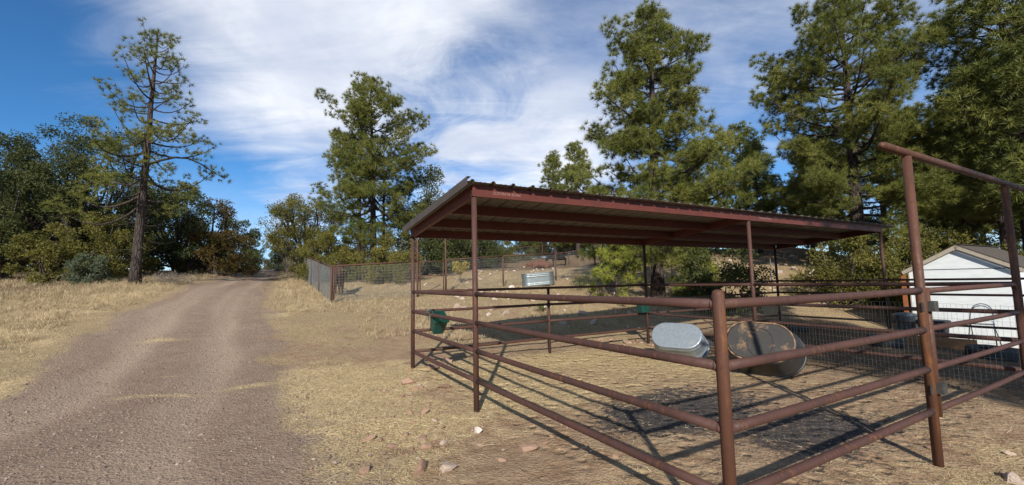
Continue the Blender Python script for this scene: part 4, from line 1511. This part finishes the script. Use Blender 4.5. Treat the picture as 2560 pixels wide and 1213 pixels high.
def build_bushes():
    Bm = bush_meshes
    oak = (M_BARKJ, M_OAK)
    jun = (M_BARKJ, M_JUN)
    jud = (M_BARKJ, M_JUN_D)
    jub = (M_BARKJ, M_JUN_B)
    plant('evergreen_oak', Bm(101, 7.4, 3.0, oak, 92, 190, .11, .021, 'round', .14, 7, .19, flat=.6), -20.25, 20.0, 'big dark evergreen tree behind the tall pine left of the drive', 'tree')
    o2 = Bm(103, 6.2, 2.7, oak, 78, 180, .11, .023, 'round', .10, 6, .20, flat=.62)
    plant('evergreen_oak', o2, -21.6, 18.2, 'dark evergreen tree cut off by the left edge of the picture', 'tree')
    plant('evergreen_oak', o2, -25.5, 20.5, 'dark evergreen crown behind the leftmost trees', 'tree', rot=2.0, scale=1.1)
    j_ol = Bm(107, 2.2, 1.15, jun, 40, 120, .085, .018, 'dome', .05, 4, .30)
    plant('juniper_bush', j_ol, -18.6, 17.2, 'low olive juniper bush at the foot of the dark trees on the left', 'bush', scale=1.12)
    plant('juniper_bush', Bm(109, 1.35, .72, (M_BARKJ, M_SAGE), 30, 90, .07, .018, 'dome', .03, 4, .3), -16.75, 17.0, 'grey-green rounded shrub left of the tall pine', 'bush')
    plant('juniper_bush', Bm(113, 3.1, 1.5, jun, 46, 130, .095, .020, 'dome', .05, 4, .28), -18.0, 18.6, 'olive juniper bush between the grey shrub and the tall pine', 'bush')
    j_co = Bm(115, 3.0, 1.0, jun, 40, 120, .095, .022, 'cone', .05, 3, .36)
    plant('juniper_bush', j_co, -18.3, 20.4, 'narrow olive juniper close behind the trunk of the tall pine', 'bush')
    plant('juniper_tree', Bm(117, 5.2, 2.1, oak, 60, 170, .105, .022, 'round', .08, 5, .22, flat=.7), -18.7, 24.0, 'dark juniper tree right of the tall pine', 'tree')
    plant('juniper_tree', Bm(119, 4.5, 1.75, jub, 56, 150, .105, .024, 'dome', .04, 5, .28), -17.3, 25.0, 'rusty brown juniper tree on the left side of the drive', 'tree')
    jd = Bm(121, 4.3, 2.0, jud, 50, 150, .12, .032, 'dome', .05, 5, .28)
    plant('juniper_tree', jd, -21.5, 33.0, 'dark juniper behind the rusty brown juniper', 'tree')
    for i, (x, y, s) in enumerate([(-29.5, 55, .95), (-33.5, 56, 1.0), (-25.6, 58, .9), (-36, 50, 1.1), (-22.4, 52, .85), (-19, 50, .8)]):
        plant('juniper_tree', jd, x, y, 'far dark juniper beyond the end of the drive', 'tree', 'junipers at the end of the drive', s, i * 1.3)
    plant('juniper_tree', Bm(123, 5.9, 2.8, jun, 96, 170, .12, .026, 'round', .08, 6, .22), -16.2, 33.2, 'light olive spreading juniper on the right side of the drive', 'tree')
    plant('juniper_tree', jd, -19.6, 37.5, 'small dark juniper where the drive disappears', 'tree', scale=.85, rot=1.0)
    # leafless grey shrub
    rng = np.random.default_rng(7)
    tw = MB()
    for k in range(170):
        a = np.array([rng.normal(0, .15), rng.normal(0, .15), -.05])
        d = nrm(np.array([rng.normal(0, .55), rng.normal(0, .55), 1.0]))
        L = rng.uniform(.5, 1.25)
        m_ = a + d * L * .55
        e = m_ + nrm(d + rng.normal(0, .3, 3)) * L * .45
        tw.tube([a, m_, e], [.010, .007, .003], 3, False)
    me = tw.mesh('twigs', M_TWIG)
    x, y = -15.9, 30.6
    o = bpy.data.objects.new('bare_shrub', me)
    o.location = (x, y, g1(x, y)); o.scale = (1.3, 1.3, 1.15)
    col.objects.link(o)
    tag(o, 'leafless grey twiggy shrub at the end of the roadside mesh fence', 'bush')
    jl = Bm(127, 2.9, 1.55, jun, 50, 140, .095, .022, 'dome', .03, 4, .28)
    plant('juniper_bush', jl, -10.6, 24.6, 'olive juniper bush behind the horse at the fence corner', 'bush', scale=1.0)
    plant('juniper_bush', jl, -8.2, 24.4, 'olive juniper bush under the full pine, middle of the row behind the mesh fence', 'bush', rot=2.0, scale=.98)
    plant('juniper_bush', jl, -6.4, 23.8, 'olive juniper bush behind the mesh fence next to the dark tall juniper', 'bush', rot=4.0, scale=.98)
    plant('juniper_bush', jl, -12.2, 27.5, 'olive juniper bush behind the middle of the roadside mesh fence', 'bush', rot=5.0, scale=1.15)
    dk = Bm(131, 8.0, 2.3, (M_BARKJ, M_JUN_D), 76, 150, .12, .032, 'cone', .06, 4, .34)
    plant('juniper_tree', dk, -5.7, 28.0, 'tall dark evergreen left of the shelter roof', 'tree')
    plant('juniper_tree', dk, -4.0, 31.5, 'dark pointed evergreen just above the high corner of the roof', 'tree', rot=2, scale=.90)
    plant('juniper_tree', dk, -2.6, 37.0, 'farther pointed evergreen tip at the high roof corner', 'tree', rot=4, scale=.92)
    for i, (x, y, s) in enumerate([(-8, 49, .95), (-3.4, 50, 1.0), (1.0, 50, .95), (8.2, 50, .9), (2.2, 60, 1.2), (5.2, 59, 1.25), (7.6, 61, 1.3), (11.5, 51, 1.05), (15.5, 49, 1.0), (-12.5, 47, 1.0), (19.5, 50, 1.0), (-.8, 46.6, .62), (-5.6, 46.0, .6)]):
        plant('juniper_tree', (jd, jl)[i % 2], x, y, 'juniper in the tree line behind the cattle', 'tree', 'junipers behind the cattle', s * (1.0, 1.5)[i % 2], i * 1.9)
    plant('juniper_bush', Bm(137, 2.75, 1.55, jud, 56, 150, .085, .022, 'dome', .03, 5, .27), 7.35, 15.2, 'dark green juniper bush behind the pens between the shelter posts', 'bush')
    jr = Bm(139, 3.0, 1.7, jun, 56, 140, .095, .024, 'dome', .03, 5, .28)
    for x, y, s, rt, lab in ((13.4, 17.2, 1.0, 0, 'green juniper on the slope right of the shelter posts'), (15.0, 16.6, .98, 1.5, 'green juniper left of the shed roof'), (16.9, 17.6, 1.12, 3, 'green juniper right behind the gable of the white shed'),
                           (19.6, 18.5, 1.05, 4.4, 'green juniper behind the shed roof'), (19.2, 15.6, .9, 5, 'juniper at the right edge behind the shed')):
        plant('juniper_bush', jr, x, y, lab, 'bush', scale=s, rot=rt)
    for i, (x, y, s) in enumerate([(12.5, 30, 1.0), (8.5, 27, .9), (20, 31, 1.1), (23, 28, 1.1), (27, 27, 1.1), (-14, 38, 1.0), (-26, 27, 1.6), (-30, 24, 1.7), (-24, 31, 1.5), (-34, 32, 1.9), (6.2, 24.5, .6), (9.6, 22.6, .55)]):
        plant('juniper_tree', (jd, jr)[i % 2], x, y, 'background juniper half hidden among other trees', 'tree', 'half hidden background junipers', s, i * 1.1)
    # russet scrub and small things by the pine trunk
    plant('scrub_bush', Bm(141, .75, .6, (M_BARKJ, M_REDBUSH), 18, 70, .07, .016, 'dome', .02, 3, .4), 6.65, 16.2, 'russet scrub at the foot of the big cone-shaped pine', 'bush')
    plant('scrub_bush', Bm(143, 1.15, .55, (M_TWIG, M_YELLOW), 16, 40, .08, .022, 'round', .45, 2, .34), -2.75, 22.6, 'small yellow-leaved shrub with a white stem in the paddock', 'bush')
    plant('scrub_bush', Bm(145, .7, .9, (M_TWIG, M_JUN_D), 16, 60, .06, .012, 'dome', .02, 3, .4), 3.4, 18.4, 'low dark scrub right of the water trough', 'bush')
    plant('scrub_bush', Bm(147, .55, .75, (M_TWIG, M_TWIG), 16, 40, .09, .006, 'dome', .02, 3, .4), -14.0, 17.5, 'heap of grey brush at the foot of the tall pine', 'bush')
    # yucca
    rng = np.random.default_rng(77)
    yb = MB()
    for k in range(90):
        d = nrm(np.array([rng.normal(0, .7), rng.normal(0, .7), rng.uniform(.15, 1.0)]))
        s = nrm(np.cross(d, [0, 0, 1.])) * .012
        L = rng.uniform(.26, .42)
        m_, e = d * L * .5, d * L - np.array([0, 0, .03])
        yb.add([-s, s, m_ + s * .9, m_ - s * .9, e], [np.array([(0, 1, 2, 3)]), np.array([(3, 2, 4)])], False, rng.uniform(0, 1) if d[2] > .35 else 1.0)
    x, y = .95, 14.3
    o = bpy.data.objects.new('yucca', yb.mesh('yucca', M_YUCCA))
    o.location = (x, y, g1(x, y) + .02)
    col.objects.link(o)
    tag(o, 'spiky green yucca on the rocky bank behind the pen', 'plant')
    # dead pole on the slope
    for x, y, h, lean, lab in ((14.3, 19.6, 2.0, .12, 'thin bleached dead sapling on the slope right of the shelter posts'),):
        z = g1(x, y)
        mb = MB().tube([(x + lean, y, z - .05), (x + .02, y, z + h * .5), (x - lean, y, z + h)], [.03, .022, .012], 7)
        for k in range(5):
            a = np.array([x - lean * (k - 2) * .3, y, z + h * (.4 + .11 * k)])
            mb.tube([a, a + np.array([.16 * (1 if k % 2 else -1), .05, .10])], [.008, .003], 4)
        solo('dead_sapling', mb, M_TWIG, (x, y, z), lab, 'sapling')
    for i, (x, y) in enumerate(((11.2, 18.6), (15.9, 23.0), (7.6, 20.5))):
        z = g1(x, y)
        solo('fence_stake', MB().tube([(x, y, z - .1), (x, y, z + 1.5)], .022, 6), M_WIRE_D, (x, y, z), ('dark steel stake behind the juniper bush on the slope', 'dark steel stake high on the slope under the roof edge', 'dark steel stake behind the big cone-shaped pine')[i], 'stake')


build_bushes()


# ---------------------------------------------------------------- animals
def skin_body(name, verts, edges, radii, mat, parent, root=0, sub=2):
    me = bpy.data.meshes.new(name)
    me.from_pydata([tuple(v) for v in verts], edges, [])
    o = bpy.data.objects.new(name, me)
    col.objects.link(o)
    o.parent = parent
    md = o.modifiers.new('skin', 'SKIN')
    md.use_smooth_shade = True
    if not me.skin_vertices:
        me.skin_vertices.new()
    dat = me.skin_vertices[0].data
    for i, r in enumerate(radii):
        dat[i].radius = r if isinstance(r, tuple) else (r, r)
        dat[i].use_root = (i == root)
    s = o.modifiers.new('smooth', 'SUBSURF')
    s.levels = sub
    s.render_levels = sub
    me.materials.append(mat)
    return o


def quadruped(kind, x, y, face, label, mats, scale=1.0, pose='stand'):
    """built along +X (head end), standing height about 1.4"""
    z = g1(x, y)
    o = bpy.data.objects.new(kind, None)
    o.location = (x, y, z)
    o.rotation_euler = (0, 0, face)
    o.scale = (scale,) * 3
    col.objects.link(o)
    tag(o, label, kind)
    bm, dm = mats
    if pose == 'lie':
        V = [(0, 0, .36), (.45, 0, .38), (.75, 0, .36), (1.05, .05, .36), (1.30, .12, .28), (1.52, .2, .13), (-.45, 0, .36), (-.70, 0, .30), (-.86, -.04, .16),
             (.62, .25, .16), (.90, .30, .07), (.66, .34, .06), (.62, -.25, .16), (.92, -.28, .07), (.70, -.34, .06), (-.45, .28, .16), (-.15, .46, .08), (-.48, .50, .06), (-.45, -.28, .16), (-.12, -.44, .08), (-.45, -.5, .06)]
        E = [(0, 1), (1, 2), (2, 3), (3, 4), (4, 5), (0, 6), (6, 7), (7, 8), (2, 9), (9, 10), (10, 11), (2, 12), (12, 13), (13, 14), (6, 15), (15, 16), (16, 17), (6, 18), (18, 19), (19, 20)]
        rr = [(.36, .33), (.35, .33), (.27, .27), (.18, .18), (.14, .14), (.08, .08), (.36, .32), (.24, .22), .035] + [.12, .07, .05] * 2 + [.15, .08, .05] * 2
        skin_body('body', V, E, rr, bm, o)
        hd = np.array((1.52, .2, .13))
    else:
        if kind == 'horse':
            nk = [(.82, 0, 1.20), (1.02, 0, 1.42), (1.14, 0, 1.60), (1.30, 0, 1.50), (1.52, 0, 1.22)]
            nr = [(.17, .24), (.12, .19), (.10, .14), (.10, .12), (.065, .075)]
            body = [(.0, 0, 1.02), (.40, 0, 1.05), (.62, 0, 1.08), (-.40, 0, 1.06), (-.66, 0, 1.10)]
            br = [(.27, .30), (.27, .31), (.22, .28), (.27, .29), (.22, .22)]
        else:
            nk = [(.84, 0, .98), (1.05, .05, .86), (1.22, .10, .62), (1.34, .14, .40), (1.42, .18, .16)]
            nr = [(.17, .24), (.14, .19), (.12, .14), (.11, .12), (.075, .08)]
            body = [(.0, 0, .90), (.42, 0, .95), (.66, 0, .98), (-.42, 0, .94), (-.70, 0, .98)]
            br = [(.34, .38), (.31, .36), (.24, .29), (.32, .35), (.25, .25)]
        V = body + nk
        E = [(0, 1), (1, 2), (2, 5), (5, 6), (6, 7), (7, 8), (8, 9), (0, 3), (3, 4)]
        rr = br + nr
        k = len(V)
        for sy in (-1, 1):
            V += [(.56, sy * .15, .74), (.54, sy * .16, .42), (.56, sy * .16, .10), (.58, sy * .16, .02)]
            E += [(2, k), (k, k + 1), (k + 1, k + 2), (k + 2, k + 3)]
            rr += [.11, .062, .042, .055]
            k += 4
            V += [(-.58, sy * .15, .76), (-.66, sy * .16, .44), (-.60, sy * .16, .12), (-.57, sy * .16, .02)]
            E += [(4, k), (k, k + 1), (k + 1, k + 2), (k + 2, k + 3)]
            rr += [.14, .062, .044, .055]
            k += 4
        skin_body('body', V, E, rr, bm, o)
        hd = np.array(nk[3])
        t = MB()
        tb = np.array(body[4])
        t.tube([tb + [-.18, 0, .06], tb + [-.28, 0, -.15], tb + [-.27, 0, -.55], tb + [-.26, .02, -.75]], [.03, .035 if kind == 'cow' else .06, .03 if kind == 'cow' else .07, .04], 8)
        ob = bpy.data.objects.new('tail', t.mesh('tail', dm)); col.objects.link(ob); ob.parent = o
        if kind == 'horse':
            mn = MB()
            for q in np.linspace(0, 1, 9):
                c = np.array((.80, 0, 1.42)) * (1 - q) + np.array((1.10, 0, 1.74)) * q
                mn.tube([c, c + [-.04, .09, -.04], c + [-.02, .13, -.26]], [.03, .035, .01], 5)
            ob = bpy.data.objects.new('mane', mn.mesh('mane', dm)); col.objects.link(ob); ob.parent = o
    # ears
    for sy in (-1, 1):
        if kind == 'horse':
            a = np.array((1.14, sy * .06, 1.70)); e = a + [.02, sy * .03, .17]
        elif pose == 'lie':
            a = np.array((1.28, .12 + sy * .13, .36)); e = a + [-.03, sy * .16, .0]
        else:
            a = np.array((1.24, .10 + sy * .12, .68)); e = a + [-.03, sy * .17, .0]
        m_ = (a + e) / 2
        er = MB().tube([a, m_, e], [.03, .045, .006], 7)
        ob = bpy.data.objects.new('ear', er.mesh('ear', bm)); col.objects.link(ob); ob.parent = o
    # muzzle
    if pose == 'lie':
        mz = MB().tube([(1.50, .19, .15), (1.57, .215, .10), (1.62, .235, .08)], [.085, .08, .04], 10)
        ob = bpy.data.objects.new('muzzle', mz.mesh('muzzle', M_TAN)); col.objects.link(ob); ob.parent = o
    return o


quadruped('cow', 4.15, 38.2, R(172), 'black cow standing with lowered head beyond the paddock fence', (M_BLACKCOW, M_MANE), .92)
quadruped('cow', 2.55, 36.6, R(176), 'red-brown cow lying on the ground beyond the paddock fence', (M_REDCOW, M_REDCOW), 1.0, 'lie')
quadruped('horse', -7.62, 18.7, R(105), 'bay horse standing end-on behind the corner of the mesh fence', (M_BAY, M_MANE), .86)


# ---------------------------------------------------------------- rocks
def rock_mesh(seed, mat=None):
    rng = np.random.default_rng(seed)
    import bmesh
    bm = bmesh.new()
    bmesh.ops.create_icosphere(bm, subdivisions=2, radius=1)
    V = np.array([v.co[:] for v in bm.verts])
    for _ in range(14):      # chop flat facets
        d = unit(rng, 1)[0]
        k = rng.uniform(.35, .75)
        s = V @ d
        V = V - np.outer(np.maximum(s - k, 0) * .92, d)
    V *= [1.0, rng.uniform(.6, .85), rng.uniform(.45, .7)]
    V += rng.normal(0, .02, V.shape)
    V[:, 2] -= V[:, 2].min() * .72
    mb = MB()
    mb.add(V, [np.array([[v.index for v in f.verts] for f in bm.faces])], False)
    bm.free()
    return mb.mesh('rock', mat or M_ROCK)


ROCKS = [rock_mesh(200 + i) for i in range(7)]
ROCKS_P = [rock_mesh(220 + i, M_ROCK_P) for i in range(6)]


def rock(i, x, y, s, label, group=None, rot=None, sink=.12):
    rng = random.Random(i * 7 + 3)
    o = bpy.data.objects.new('rock', ROCKS_P[i % len(ROCKS_P)] if label.startswith('pale') else ROCKS[i % len(ROCKS)])
    o.location = (x, y, g1(x, y) - sink * s)
    o.rotation_euler = (rng.uniform(-.15, .15), rng.uniform(-.15, .15), rng.uniform(0, 6.28) if rot is None else rot)
    s *= 1.2
    o.scale = (s, s * rng.uniform(.85, 1.1), s * rng.uniform(.8, 1.15))
    col.objects.link(o)
    return tag(o, label, 'rock', group)


def build_rocks():
    rng = random.Random(4)
    near = [(-1.52, 8.05, .17, 'reddish angular rock at the foot of the left shelter post'), (-1.30, 8.55, .15, 'tan rock behind the left pipe fence near the post'), (-1.72, 7.05, .12, 'upright reddish rock in front of the left shelter post'),
            (-1.06, 6.75, .11, 'rounded brown rock between the two left shelter posts'), (.12, 4.42, .115, 'large flat pinkish rock lying before the pipe fence'), (-.85, 3.98, .10, 'larger brown rock near the bottom edge beside the drive'),
            (-.62, 4.0, .11, 'pale brown flat rock at the bottom edge below the fence'), (-1.35, 3.95, .09, 'dark reddish rock at the bottom edge nearest the drive'), (-.42, 4.9, .07, 'pale rock close before the front shelter post'),
            (4.15, 3.75, .09, 'pale flat rock at the bottom right below the gate'), (4.55, 3.85, .13, 'broad grey-tan rock at the bottom right corner'), (2.85, 11.0, .13, 'tan rock behind the fence left of the stock tank')]
    for i, (x, y, s, lab) in enumerate(near):
        rock(i, x, y, s, lab)
    k = 20
    # scatter leading down from the shelter post
    for _ in range(58):
        t = rng.random()
        x = -1.75 + .9 * t + rng.gauss(0, .22)
        y = 7.1 - 2.6 * t + rng.gauss(0, .30)
        rock(k, x, y, rng.choice((.025, .03, .04, .05, .065)), 'small reddish stone in the scatter of loose stones before the left shelter posts', 'loose stones before the left shelter posts')
        k += 1
    for _ in range(46):
        x, y = rng.uniform(-1.9, 1.0), rng.uniform(3.5, 5.6)
        rock(k, x, y, rng.choice((.018, .022, .03, .04)), 'small stone on the trampled ground at the bottom of the picture', 'stones on the trampled ground')
        k += 1
    for _ in range(16):
        x, y = rng.uniform(2.2, 3.6), rng.uniform(10.6, 11.3)
        rock(k, x, y, rng.choice((.05, .07, .09)), 'reddish stone heaped along the back fence by the stock tank', 'stones along the back fence')
        k += 1
    for _ in range(80):
        x, y = rng.uniform(-3.5, 5.0), rng.uniform(12.2, 19.5)
        rock(k, x, y, rng.choice((.06, .08, .10, .14, .20)), 'pale stone on the rocky bank between the pen and the paddock fence', 'stones on the rocky bank')
        k += 1
    for _ in range(40):
        x = rng.uniform(9.0, 17.0)
        y = rng.uniform(16.5, 25)
        rock(k, x, y, rng.choice((.06, .08, .11, .15, .22)), 'pale stone on the hillside right of the shelter posts', 'stones on the hillside')
        k += 1
    for _ in range(34):
        x, y = rng.uniform(-5.5, 4.0), rng.uniform(21.5, 36)
        rock(k, x, y, rng.choice((.08, .11, .15)), 'pale stone on the bare paddock ground', 'stones in the paddock')
        k += 1
    for _ in range(14):
        x, y = rng.uniform(3.6, 6.0), rng.uniform(3.2, 4.6)
        rock(k, x, y, rng.choice((.02, .03, .045)), 'small pale stone on the ground below the gate', 'stones below the gate')
        k += 1


build_rocks()


# ---------------------------------------------------------------- stuff: straw, grass, gravel
def scatter(n, seed, x0, x1, y0, y1, prob):
    rng = np.random.default_rng(seed)
    x, y = rng.uniform(x0, x1, n), rng.uniform(y0, y1, n)
    k = rng.uniform(0, 1, n) < prob(x, y)
    return x[k], y[k], rng


def in_view(x, y):
    return (np.abs(x) < 1.28 * y + .3) & (y > 2.2)


def blades(name, label, cat, x, y, rng, per, h, spread, w, mat, flat=False):
    z = gz(x, y)
    n = len(x)
    P = np.repeat(np.c_[x, y, z], per, 0)
    m = len(P)
    rs = np.repeat(rng.uniform(.55, 1.25, n), per)
    P[:, :2] += rng.normal(0, spread, (m, 2)) * rs[:, None]
    if flat:
        a = rng.uniform(0, 6.28, m)
        d = np.c_[np.cos(a), np.sin(a), rng.normal(0.03, .10, m)]
    else:
        d = nrm(np.c_[rng.normal(0, .42, m), rng.normal(0, .42, m), np.ones(m)])
    L = (h * rs * rng.uniform(.6, 1.2, m))[:, None]
    s = nrm(np.cross(d, unit(rng, m)))
    if flat:
        s = nrm(np.cross(d, np.array([0, 0, 1.]) + rng.normal(0, .3, (m, 3))))
    s = s * w
    mid = P + d * L * .55
    bend = np.c_[rng.normal(0, .25, m), rng.normal(0, .25, m), -np.abs(rng.normal(.1, .15, m))] * L if not flat else np.c_[rng.normal(0, .12, (m, 2)), rng.normal(-.02, .04, m)] * L
    tip = P + d * L + bend
    if flat:
        P[:, 2] += .004 + rng.uniform(0, .012, m)
        mid = P + d * L * .5
        tip = P + d * L + bend
        mid[:, 2] = np.maximum(mid[:, 2], P[:, 2])
        tip[:, 2] = np.maximum(tip[:, 2], P[:, 2] - .004)
    V = np.stack([P - s, P + s, mid + s * .8, mid - s * .8, tip], 1).reshape(-1, 3)
    i = np.arange(m)[:, None] * 5
    F4 = i + np.array([[0, 1, 2, 3]])
    F3 = i + np.array([[3, 2, 4]])
    tone = np.repeat(np.clip(np.repeat(rng.uniform(0, .8, n), per) + rng.normal(0, .15, m), 0, 1), 5)
    mb = MB()
    mb.add(V, [F4, F3], False, tone)
    o = part(name, mb, mat)
    o['label'] = label
    o['category'] = cat
    return struct(o, 'stuff')


def build_stuff():
    mk = lambda x, y, k: masks(x, y)[k]
    # loose straw lying flat near the camera
    f = lambda x, y: in_view(x, y) * np.clip(mk(x, y, 'm_straw') * 1.1 - .08, 0, 1) * np.clip(9 / (y + 2), .15, 1)
    x, y, rng = scatter(36000, 301, -9, 7, 2.6, 13, f)
    blades('straw', 'trampled yellow straw strewn over the ground beside the drive and in the pen', 'straw', x, y, rng, 3, .085, .05, .0016, M_STRAW, True)
    f = lambda x, y: in_view(x, y) * (mk(x, y, 'm_straw') > .25) * (.9)
    x, y, rng = scatter(2600, 303, -6, 6, 2.6, 10, f)
    blades('straw', 'long pale straw stalks lying about the ground', 'straw', x, y, rng, 1, .19, .02, .0024, M_STRAW, True)
    # dry grass: far left meadow
    def left(x, y):
        rd = road_d(x, y)
        return in_view(x, y) * (rd < -.55) * (x < -7.5) * np.clip((fbm(x, y, .7, 3, 44) - .30) * 3.2, .05, 1) * np.clip(-rd - .3, 0, 1)
    x, y, rng = scatter(15000, 305, -24, -8, 8.5, 40, left)
    blades('dry_grass', 'pale dry grass of the meadow left of the drive', 'grass', x, y, rng, 9, .22, .07, .0040, M_GRASS)
    def right(x, y):
        rd = road_d(x, y)
        s = (np.stack([x, y], -1) - C0) @ FA
        dd = (np.stack([x, y], -1) - C0) @ np.array([FA[1], -FA[0]])
        return in_view(x, y) * (rd < -.25) * (x > -17.5) * (dd < -.05) * (s > -2.2) * np.clip((fbm(x, y, .9, 3, 45) - .28) * 3.5, .08, 1)
    x, y, rng = scatter(9000, 307, -18, -5, 13, 34, right)
    blades('dry_grass', 'pale dry grass between the drive and the roadside mesh fence', 'grass', x, y, rng, 9, .20, .06, .0038, M_GRASS)
    def bank(x, y):
        rel = np.stack([x - PO[0], y - PO[1]], -1)
        a = rel @ AX
        return in_view(x, y) * (a > A2 + 1.6) * (road_d(x, y) < -1.2) * ((x - C0[0]) * FA[1] - (y - C0[1]) * FA[0] > 0) * np.clip((fbm(x, y, .8, 3, 46) - .36) * 3.2, .03, 1) * np.clip(1.3 - (y - 12) / 14, .15, 1)
    x, y, rng = scatter(15000, 309, -7, 20, 10, 26, bank)
    blades('dry_grass', 'tufts of dry grass on the rocky bank behind the pens', 'grass', x, y, rng, 8, .20, .07, .0045, M_GRASS)
    def short(x, y):
        rd = road_d(x, y)
        return in_view(x, y) * (rd < -.15) * (x > -8) * (y < 13) * np.clip((mk(x, y, 'm_dry') + mk(x, y, 'm_straw')) * .9 * np.clip((fbm(x, y, 1.2, 3, 47) - .3) * 3, 0, 1), 0, 1) * (((np.stack([x - PO[0], y - PO[1]], -1) @ BX) < -.05) | ((np.stack([x - PO[0], y - PO[1]], -1) @ AX) < -.05))
    x, y, rng = scatter(16000, 311, -8, 5, 2.8, 13, short)
    blades('dry_grass', 'short grazed dry grass between the drive and the pipe fence', 'grass', x, y, rng, 6, .045, .03, .0017, M_GRASS)
    # gravel on the drive
    f = lambda x, y: in_view(x, y) * np.clip(mk(x, y, 'm_road') * 1.0, .0, 1) * np.clip(7 / (y + 1.5), .12, 1)
    x, y, rng = scatter(21000, 313, -9, 0, 2.6, 13, f)
    n = len(x)
    z = gz(x, y) + .014
    base = np.array([(1, 0, 0), (.2, .9, 0), (-.9, .4, 0), (-.6, -.8, 0), (.5, -.9, 0), (.1, .05, .7)])
    s = np.clip(rng.lognormal(-4.95, .55, n), .003, .03)
    a = rng.uniform(0, 6.28, n)
    c, sn = np.cos(a)[:, None], np.sin(a)[:, None]
    Bv = base[None] * (1 + rng.normal(0, .18, (n, 6, 3)))
    V = np.stack([Bv[..., 0] * c - Bv[..., 1] * sn, Bv[..., 0] * sn + Bv[..., 1] * c, Bv[..., 2]], -1) * s[:, None, None] + np.c_[x, y, z - .002][:, None]
    F = (np.arange(n)[:, None, None] * 6 + np.array([(0, 1, 5), (1, 2, 5), (2, 3, 5), (3, 4, 5), (4, 0, 5)])[None]).reshape(-1, 3)
    mb = MB()
    mb.add(V.reshape(-1, 3), [F], False, np.repeat(rng.uniform(0, 1, n), 6))
    o = part('gravel', mb, M_GRAVEL)
    o['label'] = 'loose gravel on the drive'
    o['category'] = 'gravel'
    struct(o, 'stuff')


build_stuff()
